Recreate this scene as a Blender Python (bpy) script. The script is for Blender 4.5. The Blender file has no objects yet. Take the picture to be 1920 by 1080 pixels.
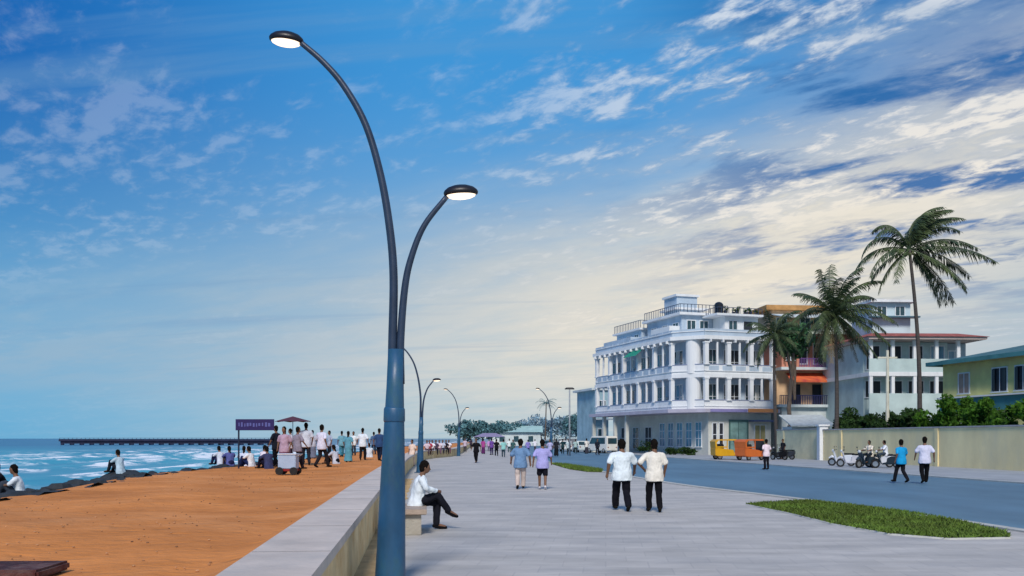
import bpy, bmesh, math, random
from math import sin, cos, pi, radians, sqrt, atan2
from mathutils import Vector, Matrix, noise
random.seed(7)
S = bpy.context.scene
COL = S.collection
F = 1700.0; CH = 1.78            # focal length in photo pixels, eye height

# ------------------------------------------------------------------ helpers
def lin(h):
    h = h.lstrip('#')
    o = []
    for i in (0, 2, 4):
        c = int(h[i:i+2], 16)/255
        o.append(c/12.92 if c <= .04045 else ((c+.055)/1.055)**2.4)
    return tuple(o)
def gx(px, d): return (px-960)/F*d                     # lateral metres for a bearing at distance d
def gd(py, z=0.0): return (CH-z)*F/(py-822)            # distance of a ground point at height z
def hz(py, d): return CH+(822-py)/F*d

class MB:
    def __init__(s): s.v = []; s.f = []
    def add(s, vs, fs):
        n = len(s.v); s.v += [tuple(p) for p in vs]; s.f += [tuple(i+n for i in f) for f in fs]
    def box(s, x0, x1, y0, y1, z0, z1):
        s.add([(x0,y0,z0),(x1,y0,z0),(x1,y1,z0),(x0,y1,z0),(x0,y0,z1),(x1,y0,z1),(x1,y1,z1),(x0,y1,z1)],
              [(3,2,1,0),(4,5,6,7),(0,1,5,4),(1,2,6,5),(2,3,7,6),(3,0,4,7)])
        return s
    def prism(s, poly, z0, z1):
        n = len(poly)
        s.add([(x,y,z0) for x,y in poly]+[(x,y,z1) for x,y in poly],
              [tuple(range(n))[::-1], tuple(range(n,2*n))]+[(i,(i+1)%n,(i+1)%n+n,i+n) for i in range(n)])
        return s
    def sweep(s, prof, x0, x1):                         # closed (y,z) profile swept along x
        n = len(prof)
        s.add([(x0,y,z) for y,z in prof]+[(x1,y,z) for y,z in prof],
              [tuple(range(n)), tuple(range(n,2*n))[::-1]]+[(i,i+n,(i+1)%n+n,(i+1)%n) for i in range(n)])
        return s
    def tube(s, pts, rs, n=10, caps=True):
        pts = [Vector(p) for p in pts]; 
        if not isinstance(rs, (list, tuple)): rs = [rs]*len(pts)
        up = None; vs = []
        for i, p in enumerate(pts):
            t = (pts[min(i+1,len(pts)-1)]-pts[max(i-1,0)]).normalized()
            if up is None:
                up = Vector((1,0,0)) if abs(t.x) < .8 else Vector((0,1,0))
            a = (up - t*up.dot(t)).normalized(); b = t.cross(a); up = a
            for k in range(n):
                q = 2*pi*k/n; vs.append(p+a*cos(q)*rs[i]+b*sin(q)*rs[i])
        fs = [(i*n+k, i*n+(k+1)%n, (i+1)*n+(k+1)%n, (i+1)*n+k) for i in range(len(pts)-1) for k in range(n)]
        if caps: fs += [tuple(range(n))[::-1], tuple(range((len(pts)-1)*n, len(pts)*n))]
        s.add(vs, fs); return s
    def capsule(s, p0, p1, r0, r1, n=12):
        p0, p1 = Vector(p0), Vector(p1); t = (p1-p0)
        t = t.normalized() if t.length > 1e-6 else Vector((0,0,1))
        pts, rs = [], []
        for q in (80,60,40,20,0): pts.append(p0-t*r0*sin(radians(q))); rs.append(r0*cos(radians(q)))
        for q in (0,20,40,60,80): pts.append(p1+t*r1*sin(radians(q))); rs.append(r1*cos(radians(q)))
        return s.tube(pts, rs, n)
    def ell(s, c, r, n=14, m=8, rot=None):
        vs = [Vector((0,0,-r[2]))]; 
        for i in range(1, m):
            q = -pi/2+pi*i/m
            for k in range(n):
                a = 2*pi*k/n; vs.append(Vector((r[0]*cos(q)*cos(a), r[1]*cos(q)*sin(a), r[2]*sin(q))))
        vs.append(Vector((0,0,r[2])))
        if rot: vs = [rot @ v for v in vs]
        c = Vector(c); vs = [v+c for v in vs]; T = len(vs)-1
        fs = [(0, 1+(k+1)%n, 1+k) for k in range(n)]
        for i in range(m-2):
            for k in range(n):
                a = 1+i*n; fs.append((a+k, a+(k+1)%n, a+n+(k+1)%n, a+n+k))
        a = 1+(m-2)*n
        fs += [(a+k, a+(k+1)%n, T) for k in range(n)]
        s.add(vs, fs); return s
    def loft(s, rings, n=18):                           # rings of (centre, rx, ry), closed
        vs = []
        for c, rx, ry in rings:
            for k in range(n):
                a = 2*pi*k/n; vs.append((c[0]+rx*cos(a), c[1]+ry*sin(a), c[2]))
        R = len(rings)
        fs = [(i*n+k, i*n+(k+1)%n, (i+1)*n+(k+1)%n, (i+1)*n+k) for i in range(R-1) for k in range(n)]
        fs += [tuple(range(n))[::-1], tuple(range((R-1)*n, R*n))]
        s.add(vs, fs); return s
    def xf(s, M, start=0):
        s.v[start:] = [tuple(M @ Vector(p)) for p in s.v[start:]]; return s
    def mesh(s, name):
        me = bpy.data.meshes.new(name); me.from_pydata(s.v, [], s.f); me.validate(); me.update(); return me

def link(name, me, mat=None, parent=None, smooth=False, loc=None, rz=None):
    o = bpy.data.objects.new(name, me); COL.objects.link(o)
    if mat is not None:
        if len(me.materials) == 0: me.materials.append(mat)
        else:
            o.material_slots[0].link = 'OBJECT'; o.material_slots[0].material = mat
    if parent is not None: o.parent = parent
    if smooth:
        for p in me.polygons: p.use_smooth = True
    if loc is not None: o.location = loc
    if rz is not None: o.rotation_euler.z = rz
    return o
def obj(name, mb, mat, parent=None, smooth=False, bevel=0, loc=None, rz=None):
    me = mb.mesh(name)
    if bevel:
        bm = bmesh.new(); bm.from_mesh(me)
        bmesh.ops.bevel(bm, geom=[e for e in bm.edges if len(e.link_faces) == 2 and e.calc_face_angle(0) > .6], offset=bevel, segments=2, affect='EDGES', clamp_overlap=True)
        bm.to_mesh(me); bm.free()
    return link(name, me, mat, parent, smooth, loc, rz)
def empty(name, loc=(0,0,0), rz=0):
    o = bpy.data.objects.new(name, None); COL.objects.link(o); o.empty_display_size = .3
    o.location = loc; o.rotation_euler.z = rz; return o
def tag(o, label, cat, group=None, kind=None):
    o['label'] = label
    if cat: o['category'] = cat
    if group: o['group'] = group
    if kind: o['kind'] = kind
    return o
def struct(o, label=None):
    o['kind'] = 'structure'
    if label: o['label'] = label
    return o
def copy_tree(o, parent=None):
    c = o.copy(); COL.objects.link(c)
    if parent is not None: c.parent = parent
    for ch in o.children: copy_tree(ch, c)
    return c

# ------------------------------------------------------------------ materials
MATS = {}
def mat(name, c, rough=.75, var=.25, scale=3.0, bump=.15, bscale=None, metal=0, c2=None, island=0, emit=0, spec=.4, detail=6, stain=None, stretch=None):
    if name in MATS: return MATS[name]
    if isinstance(c, str): c = lin(c)
    if isinstance(c2, str): c2 = lin(c2)
    m = bpy.data.materials.new(name); m.use_nodes = True; nt = m.node_tree; N = nt.nodes; L = nt.links
    b = N['Principled BSDF']; b.inputs['Roughness'].default_value = rough; b.inputs['Metallic'].default_value = metal
    b.inputs['Specular IOR Level'].default_value = spec
    tc = N.new('ShaderNodeTexCoord'); src = tc.outputs['Object']
    if stretch:
        mp = N.new('ShaderNodeMapping'); mp.inputs['Scale'].default_value = stretch; L.new(src, mp.inputs[0]); src = mp.outputs[0]
    nz = N.new('ShaderNodeTexNoise'); nz.inputs['Scale'].default_value = scale; nz.inputs['Detail'].default_value = detail; nz.inputs['Roughness'].default_value = .62
    L.new(src, nz.inputs['Vector'])
    cr = N.new('ShaderNodeValToRGB'); cr.color_ramp.elements[0].position = .32; cr.color_ramp.elements[1].position = .68
    lo = c2 if c2 else tuple(x*(1-var) for x in c); hi = c if c2 else tuple(min(1, x*(1+var*.6)) for x in c)
    cr.color_ramp.elements[0].color = (*lo,1); cr.color_ramp.elements[1].color = (*hi,1)
    L.new(nz.outputs['Fac'], cr.inputs[0]); out = cr.outputs[0]
    if stain:
        sc, amt, rgb = stain
        n2 = N.new('ShaderNodeTexNoise'); n2.inputs['Scale'].default_value = sc; n2.inputs['Detail'].default_value = 8; n2.inputs['Roughness'].default_value = .7
        L.new(src, n2.inputs['Vector'])
        r2 = N.new('ShaderNodeValToRGB'); r2.color_ramp.elements[0].position = .48; r2.color_ramp.elements[1].position = .72
        r2.color_ramp.elements[1].color = (amt,)*3+(1,)
        L.new(n2.outputs['Fac'], r2.inputs[0])
        mx = N.new('ShaderNodeMix'); mx.data_type = 'RGBA'; L.new(r2.outputs[0], mx.inputs[0]); L.new(out, mx.inputs[6]); mx.inputs[7].default_value = (*rgb,1); out = mx.outputs[2]
    if island:
        g = N.new('ShaderNodeNewGeometry'); hs = N.new('ShaderNodeHueSaturation')
        mr = N.new('ShaderNodeMapRange'); mr.inputs[3].default_value = 1-island; mr.inputs[4].default_value = 1+island
        L.new(g.outputs['Random Per Island'], mr.inputs[0]); L.new(mr.outputs[0], hs.inputs['Value']); L.new(out, hs.inputs['Color']); out = hs.outputs[0]
    L.new(out, b.inputs['Base Color'])
    if emit:
        b.inputs['Emission Color'].default_value = (*c,1); b.inputs['Emission Strength'].default_value = emit
    if bump:
        bp = N.new('ShaderNodeBump'); bp.inputs['Strength'].default_value = bump; bp.inputs['Distance'].default_value = .05
        n3 = N.new('ShaderNodeTexNoise'); n3.inputs['Scale'].default_value = bscale or scale*4; n3.inputs['Detail'].default_value = 5
        L.new(src, n3.inputs['Vector']); L.new(n3.outputs['Fac'], bp.inputs['Height']); L.new(bp.outputs[0], b.inputs['Normal'])
    MATS[name] = m; return m
def cloth(h): return mat('cloth_'+h, h, .9, .22, 5, .35, 9, spec=.15)
def paint(h, rough=.35): return mat('paint_'+h, h, rough, .12, 2, .03, 8, spec=.5)

SKIN = mat('skin', (.19,.095,.055), .6, .15, 8, .05)
HAIR = mat('hair', (.010,.008,.007), .95, .3, 30, .3, spec=.05)
WHITE = mat('white_plaster', (.80,.82,.83), .8, .10, .45, .12, 9, stain=(.9,.55,(.42,.45,.47)), stretch=(1,1,.22))
OFFW = mat('offwhite_plaster', (.62,.68,.68), .8, .16, .5, .12, 9, stain=(.7,.4,(.33,.38,.40)))
GLASS = mat('window_glass', (.025,.07,.09), .12, .6, .6, 0, spec=.8)
BLUEGL = mat('blue_glass', (.10,.26,.38), .15, .4, .6, 0, spec=.8)
DARK = mat('dark_opening', (.025,.03,.04), .6, .4, 2, 0)
STEEL = mat('lamp_steel', (.018,.088,.19), .42, .35, 2.2, .1, 12, spec=.5, stain=(3.2,.75,(.045,.12,.12)), stretch=(1,1,.45))
ARM = mat('lamp_arm_paint', (.026,.045,.085), .4, .3, 3, .06)
LAMPSH = mat('lamp_shell', (.012,.012,.018), .4, .3, 4, .04)
GLOW = mat('lamp_glow', (1.0,.78,.56), .4, .02, 4, 0, emit=1.5)
CONC = mat('pale_concrete', (.42,.41,.41), .85, .2, 2, .25, 18, stain=(1.2,.4,(.25,.27,.26)))
TYRE = mat('tyre_rubber', (.015,.015,.016), .8, .3, 10, .1)
CHROME = mat('metal_trim', (.45,.46,.48), .3, .15, 8, .02, metal=.8)

# ------------------------------------------------------------------ camera
cam = bpy.data.cameras.new('Camera'); co = bpy.data.objects.new('Camera', cam); COL.objects.link(co)
co.location = (0,0,CH); co.rotation_euler = (pi/2,0,0)
cam.sensor_width = 36; cam.lens = F/1920*36; cam.shift_y = 282/1920
cam.clip_start = .1; cam.clip_end = 30000
S.camera = co
S.render.resolution_x = 1024; S.render.resolution_y = 576
S.view_settings.view_transform = 'Standard'; S.view_settings.look = 'None'; S.view_settings.exposure = 0

# ------------------------------------------------------------------ sky and sun
SUN_AZ = radians(186); SUN_EL = radians(42)     # clockwise from +Y (behind the viewer, land side)
w = bpy.data.worlds.new('World'); S.world = w; w.use_nodes = True
nt = w.node_tree; N = nt.nodes; L = nt.links; N.clear()
def nd(t, **k):
    n = N.new(t)
    for a, v in k.items(): setattr(n, a, v)
    return n
def M_(op, a, b=None, c=None, clamp=False):
    n = nd('ShaderNodeMath', operation=op, use_clamp=clamp)
    for i, x in enumerate((a,b,c)):
        if x is None: continue
        if isinstance(x, (int,float)): n.inputs[i].default_value = x
        else: L.new(x, n.inputs[i])
    return n.outputs[0]
def SS(x, a, b):
    n = nd('ShaderNodeMapRange', interpolation_type='SMOOTHSTEP'); L.new(x, n.inputs[0])
    n.inputs[1].default_value = a; n.inputs[2].default_value = b; return n.outputs[0]
def MIX(f, a, b):
    n = nd('ShaderNodeMix', data_type='RGBA')
    if isinstance(f, (int,float)): n.inputs[0].default_value = f
    else: L.new(f, n.inputs[0])
    for i, x in ((6,a),(7,b)):
        if isinstance(x, tuple): n.inputs[i].default_value = (*x,1)
        else: L.new(x, n.inputs[i])
    return n.outputs[2]
def NOISE(vec, scale, detail=6, rough=.55, dist=0.0):
    n = nd('ShaderNodeTexNoise'); n.inputs['Scale'].default_value = scale; n.inputs['Detail'].default_value = detail
    n.inputs['Roughness'].default_value = rough; n.inputs['Distortion'].default_value = dist; L.new(vec, n.inputs['Vector']); return n.outputs['Fac']
tc = nd('ShaderNodeTexCoord'); sep = nd('ShaderNodeSeparateXYZ'); L.new(tc.outputs['Generated'], sep.inputs[0])
X, Y, Z = sep.outputs
el = M_('ARCSINE', Z); az = M_('ARCTAN2', X, Y)
sky = nd('ShaderNodeTexSky', sky_type='NISHITA', sun_disc=False)
sky.sun_elevation = SUN_EL; sky.sun_rotation = SUN_AZ; sky.ozone_density = 4; sky.dust_density = .6; sky.air_density = 1.0
nish = nd('ShaderNodeVectorMath', operation='SCALE'); L.new(sky.outputs[0], nish.inputs[0]); nish.inputs['Scale'].default_value = .095
# clear-air colour: azure above, paler towards the horizon and towards the land side
t = SS(el, .02, .40)
side = SS(az, -.60, -.05)
zen = MIX(SS(az, .15, .60), MIX(side, lin('0061b4'), lin('3d97da')), lin('0d62ae'))
low = MIX(side, lin('5cabd8'), lin('9fc0d2'))
air = MIX(t, low, zen)
base = MIX(.93, nish.outputs[0], air)
# high thin cloud plane seen in perspective
den = M_('ADD', M_('MAXIMUM', Z, 0.0), .10)
cx = M_('DIVIDE', X, den); cy = M_('DIVIDE', Y, den)
def cvec(a, sx, sy, o=0):
    # rotate by a so streaks run along the first axis, then squash
    u = M_('ADD', M_('MULTIPLY', cx, cos(a)), M_('MULTIPLY', cy, sin(a)))
    v = M_('SUBTRACT', M_('MULTIPLY', cy, cos(a)), M_('MULTIPLY', cx, sin(a)))
    c = nd('ShaderNodeCombineXYZ'); L.new(M_('MULTIPLY', u, sx), c.inputs[0]); L.new(M_('MULTIPLY', v, sy), c.inputs[1]); c.inputs[2].default_value = o
    return c.outputs[0]
big = NOISE(cvec(-.50, .30, .66, 3.1), 1.0, 5, .55, .3)
mid = NOISE(cvec(-.62, 1.5, 3.0, 1.7), 1.0, 8, .60, .15)
fine = NOISE(cvec(-.95, 8.5, 14.0, 5.0), 1.0, 6, .6, .25)
# veil of cream cloud centred low over the land side, drawn out along a rising diagonal
dx = M_('SUBTRACT', az, .26); dy = M_('SUBTRACT', el, .17)
dp = M_('ADD', M_('MULTIPLY', dx, .93), M_('MULTIPLY', dy, .36)); dq = M_('SUBTRACT', M_('MULTIPLY', dy, .93), M_('MULTIPLY', dx, .36))
rr = M_('ADD', M_('MULTIPLY', M_('MULTIPLY', dp, dp), 4.2), M_('MULTIPLY', M_('MULTIPLY', dq, dq), 60.0))
glow = M_('POWER', 2.718, M_('MULTIPLY', rr, -1.0))
# broad grey veil over the lower and middle sky, broken towards the top left
edge = M_('ADD', M_('ADD', el, M_('MULTIPLY', M_('SUBTRACT', big, .5), .34)), M_('MULTIPLY', M_('ADD', az, .1), -.22))
band = M_('MULTIPLY', SS(el, .012, .085), M_('SUBTRACT', 1.0, SS(edge, .12, .33)))
gveil = M_('MULTIPLY', band, M_('ADD', .58, M_('MULTIPLY', SS(mid, .35, .62), .34)))
s1 = MIX(gveil, base, MIX(glow, MIX(SS(az, -.45, .1), lin('93b4cd'), lin('b2c0cb')), lin('e6dfd0')))
veilf = M_('MULTIPLY', glow, SS(mid, .15, .60))
s2 = MIX(M_('MULTIPLY', veilf, .92, clamp=True), s1, MIX(glow, lin('b5c5d2'), lin('ebe3d3')))
# streaky cirrus: wisps everywhere, thick broken cloud towards the upper right
rightm = M_('ADD', .20, M_('MULTIPLY', SS(az, -.12, .28), .72))
upm = M_('ADD', .25, M_('MULTIPLY', SS(el, .05, .20), .75))
tex = M_('ADD', M_('MULTIPLY', mid, .52), M_('MULTIPLY', fine, .48))
cirf = M_('MULTIPLY', SS(tex, .455, .60), SS(big, .39, .56))
cir = M_('MULTIPLY', M_('MULTIPLY', cirf, rightm), upm)
lit = SS(tex, .47, .60)
s3 = MIX(M_('MULTIPLY', cir, 1.0, clamp=True), s2, MIX(lit, lin('8ba5c4'), MIX(glow, lin('d6dfea'), lin('f6eddf'))))
# blue-grey undersides between the bright flecks
gap = M_('MULTIPLY', M_('MULTIPLY', SS(NOISE(cvec(-.75, 1.5, 3.2, 9.0), 1.0, 7, .6, .2), .46, .60), SS(el, .09, .22)), SS(az, .06, .36))
s3b = MIX(M_('MULTIPLY', M_('MULTIPLY', gap, M_('SUBTRACT', 1.0, lit)), .92), s3, lin('2368aa'))
und = M_('MULTIPLY', M_('MULTIPLY', SS(NOISE(cvec(-.12, .35, 3.6, 4.0), 1.0, 6, .58, .2), .54, .70), SS(el, .02,.07)), .34)
s4 = MIX(und, s3b, MIX(glow, lin('6f9cc6'), lin('b9bfc6')))
bg = nd('ShaderNodeBackground'); L.new(s4, bg.inputs[0]); bg.inputs[1].default_value = 1.0
wo = nd('ShaderNodeOutputWorld'); L.new(bg.outputs[0], wo.inputs[0])

sl = bpy.data.lights.new('sun', 'SUN'); so = bpy.data.objects.new('sun', sl); COL.objects.link(so)
sl.energy = 3.1; sl.angle = radians(14); sl.color = (1,.93,.84)
sd = Vector((sin(SUN_AZ)*cos(SUN_EL), cos(SUN_AZ)*cos(SUN_EL), sin(SUN_EL)))
so.rotation_euler = sd.to_track_quat('Z','Y').to_euler(); so.location = (-30,-30,40)

# ------------------------------------------------------------------ plan of the place
def interp(tab, d):
    if d <= tab[0][0]: return tab[0][1]
    for (a,u),(b,v) in zip(tab, tab[1:]):
        if d <= b: return u+(v-u)*(d-a)/(b-a)
    return tab[-1][1]
def smooth_tab(tab, step=1.5):
    out = []; d = tab[0][0]
    while d <= tab[-1][0]+1e-6:
        out.append((d, sum(interp(tab, d+k) for k in (-3,-1.5,0,1.5,3))/5)); d += step
    return out
WALLC = smooth_tab([(-10,0),(0,0),(25,.05),(47,.25),(68,.8),(79,1.6),(91,4.5),(110,6.1),(160,9.6),(300,20)])
def wx(d): return -.86-.103*d+interp(WALLC, d)          # inner face of the sea wall
SHORE = [(-10,-9),(12,-9.6),(18,-10),(22,-10.4),(27,-11.4),(33,-12.1),(42,-11.4),(55,-11.8),(70,-13),(90,-13.6),(130,-16),(200,-14),(300,-14)]
def shx(d): return interp(SHORE, d)
KERB = smooth_tab([(-10,11.7),(10,11.6),(20,11.75),(26,11.4),(34,10.1),(49,9.9),(66,9.8),(90,10.5),(120,12.5),(300,28)])
def kx(d): return -.103*d+interp(KERB, d)
def farx(d): return -.103*d+interp([(-10,24.8),(60,24.0),(100,23.5),(140,22),(300,38)], d)
BZ = .58; WT = .76; WW = .66; SEA = -1.25

def strip(fa, fb, d0, d1, step, z, nx=1, zf=None):
    mb = MB(); n = int(round((d1-d0)/step)); vs = []
    for i in range(n+1):
        d = d0+(d1-d0)*i/n
        for k in range(nx+1):
            x = fa(d)+(fb(d)-fa(d))*k/nx
            vs.append((x, d, z + (zf(x,d,k/nx) if zf else 0)))
    m = nx+1
    mb.add(vs, [(i*m+k, i*m+k+1, (i+1)*m+k+1, (i+1)*m+k) for i in range(n) for k in range(nx)])
    return mb

# ground sheet to the horizon on the land side, sea on the other
GR = mat('land_ground', (.20,.19,.17), .9, .3, .2, .2, 4)
mb = MB(); gpts = []
for d in (-40,-10,0,40,80,110,160,300,700,2500,9000):
    gpts.append((wx(min(d,300))-.4+max(0,d-300)*.065, d))
for a,b in zip(gpts, gpts[1:]):
    mb.add([(a[0],a[1],-.06),(9000,a[1],-.06),(9000,b[1],-.06),(b[0],b[1],-.06)], [(0,1,2,3)])
struct(obj('ground', mb, GR), 'dusty inland ground beyond the road')

# promenade paving
PAVE = mat('promenade_paving', (.50,.475,.445), .75, .22, .9, .2, 20, stain=(.55,.85,(.35,.345,.345)), stretch=(.6,1.6,1))
nt2 = PAVE.node_tree; b = nt2.nodes['Principled BSDF']
lk = b.inputs['Base Color'].links[0].from_socket
br = nt2.nodes.new('ShaderNodeTexBrick'); br.inputs['Scale'].default_value = 1.0; br.inputs['Brick Width'].default_value = .6; br.inputs['Row Height'].default_value = .6
br.offset = .5; br.inputs['Mortar Size'].default_value = .012; br.inputs['Mortar Smooth'].default_value = .4
br.inputs['Color1'].default_value = (.95,.95,.95,1); br.inputs['Color2'].default_value = (1.04,1.03,1.02,1); br.inputs['Mortar'].default_value = (.88,.88,.89,1)
tcc = nt2.nodes.new('ShaderNodeTexCoord'); mp = nt2.nodes.new('ShaderNodeMapping'); mp.inputs['Rotation'].default_value[2] = .103
nt2.links.new(tcc.outputs['Object'], mp.inputs[0]); nt2.links.new(mp.outputs[0], br.inputs['Vector'])
mm = nt2.nodes.new('ShaderNodeMix'); mm.data_type = 'RGBA'; mm.blend_type = 'MULTIPLY'; mm.inputs[0].default_value = 1
nt2.links.new(lk, mm.inputs[6]); nt2.links.new(br.outputs['Color'], mm.inputs[7]); nt2.links.new(mm.outputs[2], b.inputs['Base Color'])
struct(obj('promenade', strip(lambda d: wx(d)-.3, lambda d: kx(d)-.25, -10, 300, 2, 0, 3), PAVE), 'wide grey paved seaside promenade')

# road, far pavement and kerbs
ROAD = mat('road_asphalt', (.095,.185,.265), .55, .24, .35, .12, 30, stain=(.22,.6,(.13,.25,.34)), stretch=(1,.35,1))
struct(obj('road', strip(lambda d: kx(d)-.05, lambda d: farx(d)+.3, -10, 300, 2, -.035, 2), ROAD), 'blue grey asphalt road beside the promenade')
KERBM = mat('kerb_concrete', (.50,.50,.46), .85, .2, 1.5, .2, 14)
def kerb(fx, d0, d1, z0, z1, wdt, step=2):
    mb = MB(); n = int((d1-d0)/step); vs = []
    for i in range(n+1):
        d = d0+(d1-d0)*i/n; x = fx(d)
        vs += [(x,d,z0),(x+wdt,d,z0),(x+wdt,d,z1),(x,d,z1)]
    fs = [(0,1,2,3),tuple(n*4+k for k in (3,2,1,0))]
    for i in range(n):
        for k in range(4): fs.append((i*4+k,(i+1)*4+k,(i+1)*4+(k+1)%4,i*4+(k+1)%4))
    mb.add(vs, fs); return mb
struct(obj('kerb', kerb(lambda d: kx(d)-.28, -10, 300, -.1, .035, .26), KERBM), 'pale concrete kerb between promenade and road')
FARP = mat('far_pavement_concrete', (.36,.38,.40), .85, .2, .6, .15, 16, stain=(.5,.4,(.22,.26,.30)))
struct(obj('pavement', strip(farx, lambda d: farx(d)+12, -10, 140, 2, .02, 2), FARP), 'pale pavement along the far side of the road')
struct(obj('far_kerb', kerb(lambda d: farx(d)-.2, -10, 140, -.1, .03, .21), KERBM), 'kerb on the building side of the road')

# grass strips set into the promenade edge
GRASSM = mat('grass_blades', (.12,.21,.025), .8, .35, .8, 0, island=.35, c2=(.07,.10,.012))
SOIL = mat('planting_soil', (.09,.10,.03), .95, .4, 4, .5, 20)
def grass_patch(poly, label, n, h):
    xs = [p[0] for p in poly]; ys = [p[1] for p in poly]
    def inside(x,y):
        c = False
        for (x1,y1),(x2,y2) in zip(poly, poly[1:]+poly[:1]):
            if (y1 > y) != (y2 > y) and x < (x2-x1)*(y-y1)/(y2-y1)+x1: c = not c
        return c
    mb = MB(); k = 0
    while k < n:
        x = random.uniform(min(xs),max(xs)); y = random.uniform(min(ys),max(ys))
        if not inside(x,y): continue
        if noise.noise(Vector((x*.7,y*.7,0))) < -.35 and random.random() < .7: k += 1; continue
        k += 1; a = random.uniform(0,2*pi); w_ = random.uniform(.012,.03); hh = h*random.uniform(.4,1.2)
        ex, ey = cos(a)*w_, sin(a)*w_; lx, ly = random.gauss(0,.05), random.gauss(0,.05)
        mb.add([(x-ex,y-ey,.02),(x+ex,y+ey,.02),(x+lx,y+ly,.02+hh)], [(0,1,2)])
    g = obj('grass', mb, GRASSM); tag(g, label, 'grass', kind='stuff')
    s = obj('grass_bed', MB().prism(poly, -.02, .028), SOIL); struct(s)
def gpt(px, py): d = gd(py); return (gx(px,d), d)
GP = [gpt(*p) for p in ((1400,947),(1518,940),(1600,949),(1720,965),(1800,980),(1889,1001),(1893,1010),(1780,1012),(1667,1003),(1560,984),(1490,966))]
grass_patch(GP, 'long tapering lawn wedge by the promenade kerb', 26000, .075)
grass_patch([(2.7,63),(3.6,60),(5.0,50),(4.7,47.5),(4.0,48),(3.3,52)], 'small grass patch farther along the kerb', 5000, .16)
mb = MB().tube([(p[0],p[1],.0) for p in (GP[0],GP[10],GP[9],GP[8],GP[7],GP[6])], .035, 6)
struct(obj('grass_border', mb, KERBM))

# sea wall
WALLM = mat('sea_wall_render', (.80,.62,.34), .9, .25, 1.2, .3, 10, stain=(1.5,.85,(.55,.31,.10)))
TOPM = mat('sea_wall_coping', (.62,.53,.46), .75, .2, 1.1, .2, 12, stain=(.8,.55,(.42,.40,.38)))
wr = empty('sea_wall', (0,0,0)); tag(wr, 'low tan concrete sea wall with broad grey coping along the sand', 'sea wall')
def wallmesh(o0, o1, z0, z1, d0=-6, d1=299, step=1.5):
    mb = MB(); n = int((d1-d0)/step); vs = []
    for i in range(n+1):
        d = d0+(d1-d0)*i/n; e = 1.0
        t_ = Vector((wx(d+1)-wx(d-1), 2)).normalized(); nx_, ny_ = t_.y, -t_.x
        for o_, z in ((o0,z0),(o1,z0),(o1,z1),(o0,z1)): vs.append((wx(d)+nx_*o_, d+ny_*o_, z))
    fs = [(0,1,2,3), tuple(n*4+k for k in (3,2,1,0))]
    for i in range(n):
        for k in range(4): fs.append((i*4+k,(i+1)*4+k,(i+1)*4+(k+1)%4,i*4+(k+1)%4))
    mb.add(vs, fs); return mb
obj('wall_body', wallmesh(-WW+.06, 0, -.1, WT-.10), WALLM, wr)
obj('coping', wallmesh(-WW, .05, WT-.10, WT), TOPM, wr, bevel=0)
# coping joints are cut as thin dark inserts
mb = MB()
for i in range(40):
    d = 3.4+i*2.4; t_ = Vector((wx(d+1)-wx(d-1), 2)).normalized()
    if i < 14: obj('coping_joint', MB().box(-WW+.01,.045,-.008,.008,WT-.05,WT+.003), mat('joint_dark', (.27,.25,.24), .9, .2, 3, 0), wr, loc=(wx(d),d,0), rz=atan2(-t_.x,t_.y))
# sandy strip at the wall's foot
SANDY = mat('foot_sand', (.58,.40,.20), .95, .3, 2, .3, 25, stain=(1.3,.6,(.33,.20,.08)))
mb = strip(lambda d: wx(d)-.01, lambda d: wx(d)+.42+.10*noise.noise(Vector((d*.8,0,0))), -4, 40, .4, .004, 1)
struct(obj('sand_drift', mb, SANDY), 'sandy strip at the foot of the sea wall')

# beach
SAND = mat('beach_sand', (.74,.27,.065), .95, .25, .5, 1.0, 5, c2=(.46,.155,.028), stain=(.33,.7,(.72,.32,.12)), stretch=(1,1.4,1))
def bz(x, d, k):
    e = min(k, 1-k)
    ramp = max(0, 1-(1-k)*(wx(d)-WW-shx(d))/(.55+.5*noise.noise(Vector((d*.9,3,0)))))
    return .165*ramp**1.5*(1+.25*noise.noise(Vector((d*2.3,1,0)))) + .05*noise.noise(Vector((x*.5,d*.35,0)))*min(1,e*8) + .025*noise.noise(Vector((x*1.9,d*1.6,3)))*min(1,e*8) - .03*(1-min(1,e*8))
struct(obj('beach', strip(lambda d: shx(d)-.5, lambda d: wx(d)-WW+.03, -8, 300, .5, BZ, 44, bz), SAND, smooth=True), 'orange sand between the sea wall and the rocks')

nt4 = SAND.node_tree; bpn = [n for n in nt4.nodes if n.type == 'BUMP'][0]
vo = nt4.nodes.new('ShaderNodeTexVoronoi'); vo.inputs['Scale'].default_value = 2.1; vo.inputs['Randomness'].default_value = 1
g4 = nt4.nodes.new('ShaderNodeNewGeometry'); nt4.links.new(g4.outputs['Position'], vo.inputs['Vector'])
mr4 = nt4.nodes.new('ShaderNodeMapRange'); mr4.interpolation_type = 'SMOOTHSTEP'; nt4.links.new(vo.outputs['Distance'], mr4.inputs[0]); mr4.inputs[1].default_value = .05; mr4.inputs[2].default_value = .36
b4 = nt4.nodes.new('ShaderNodeBump'); b4.inputs['Strength'].default_value = .55; b4.inputs['Distance'].default_value = .04
nt4.links.new(mr4.outputs[0], b4.inputs['Height']); nt4.links.new(bpn.outputs[0], b4.inputs['Normal']); nt4.links.new(b4.outputs[0], nt4.nodes['Principled BSDF'].inputs['Normal'])
PEB = mat('pebble', (.50,.27,.13), .85, .4, 3, .2, island=.5, c2=(.22,.10,.05)); mb = MB()
for i in range(700):
    d = 6+38*random.random()**1.6; x = random.uniform(shx(d)+.2, wx(d)-WW-.1); r_ = random.uniform(.006,.016)
    mb.ell((x,d,BZ+.01+.05*noise.noise(Vector((x*.5,d*.35,0)))), (r_*1.3,r_,r_*.7), 6, 4)
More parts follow.
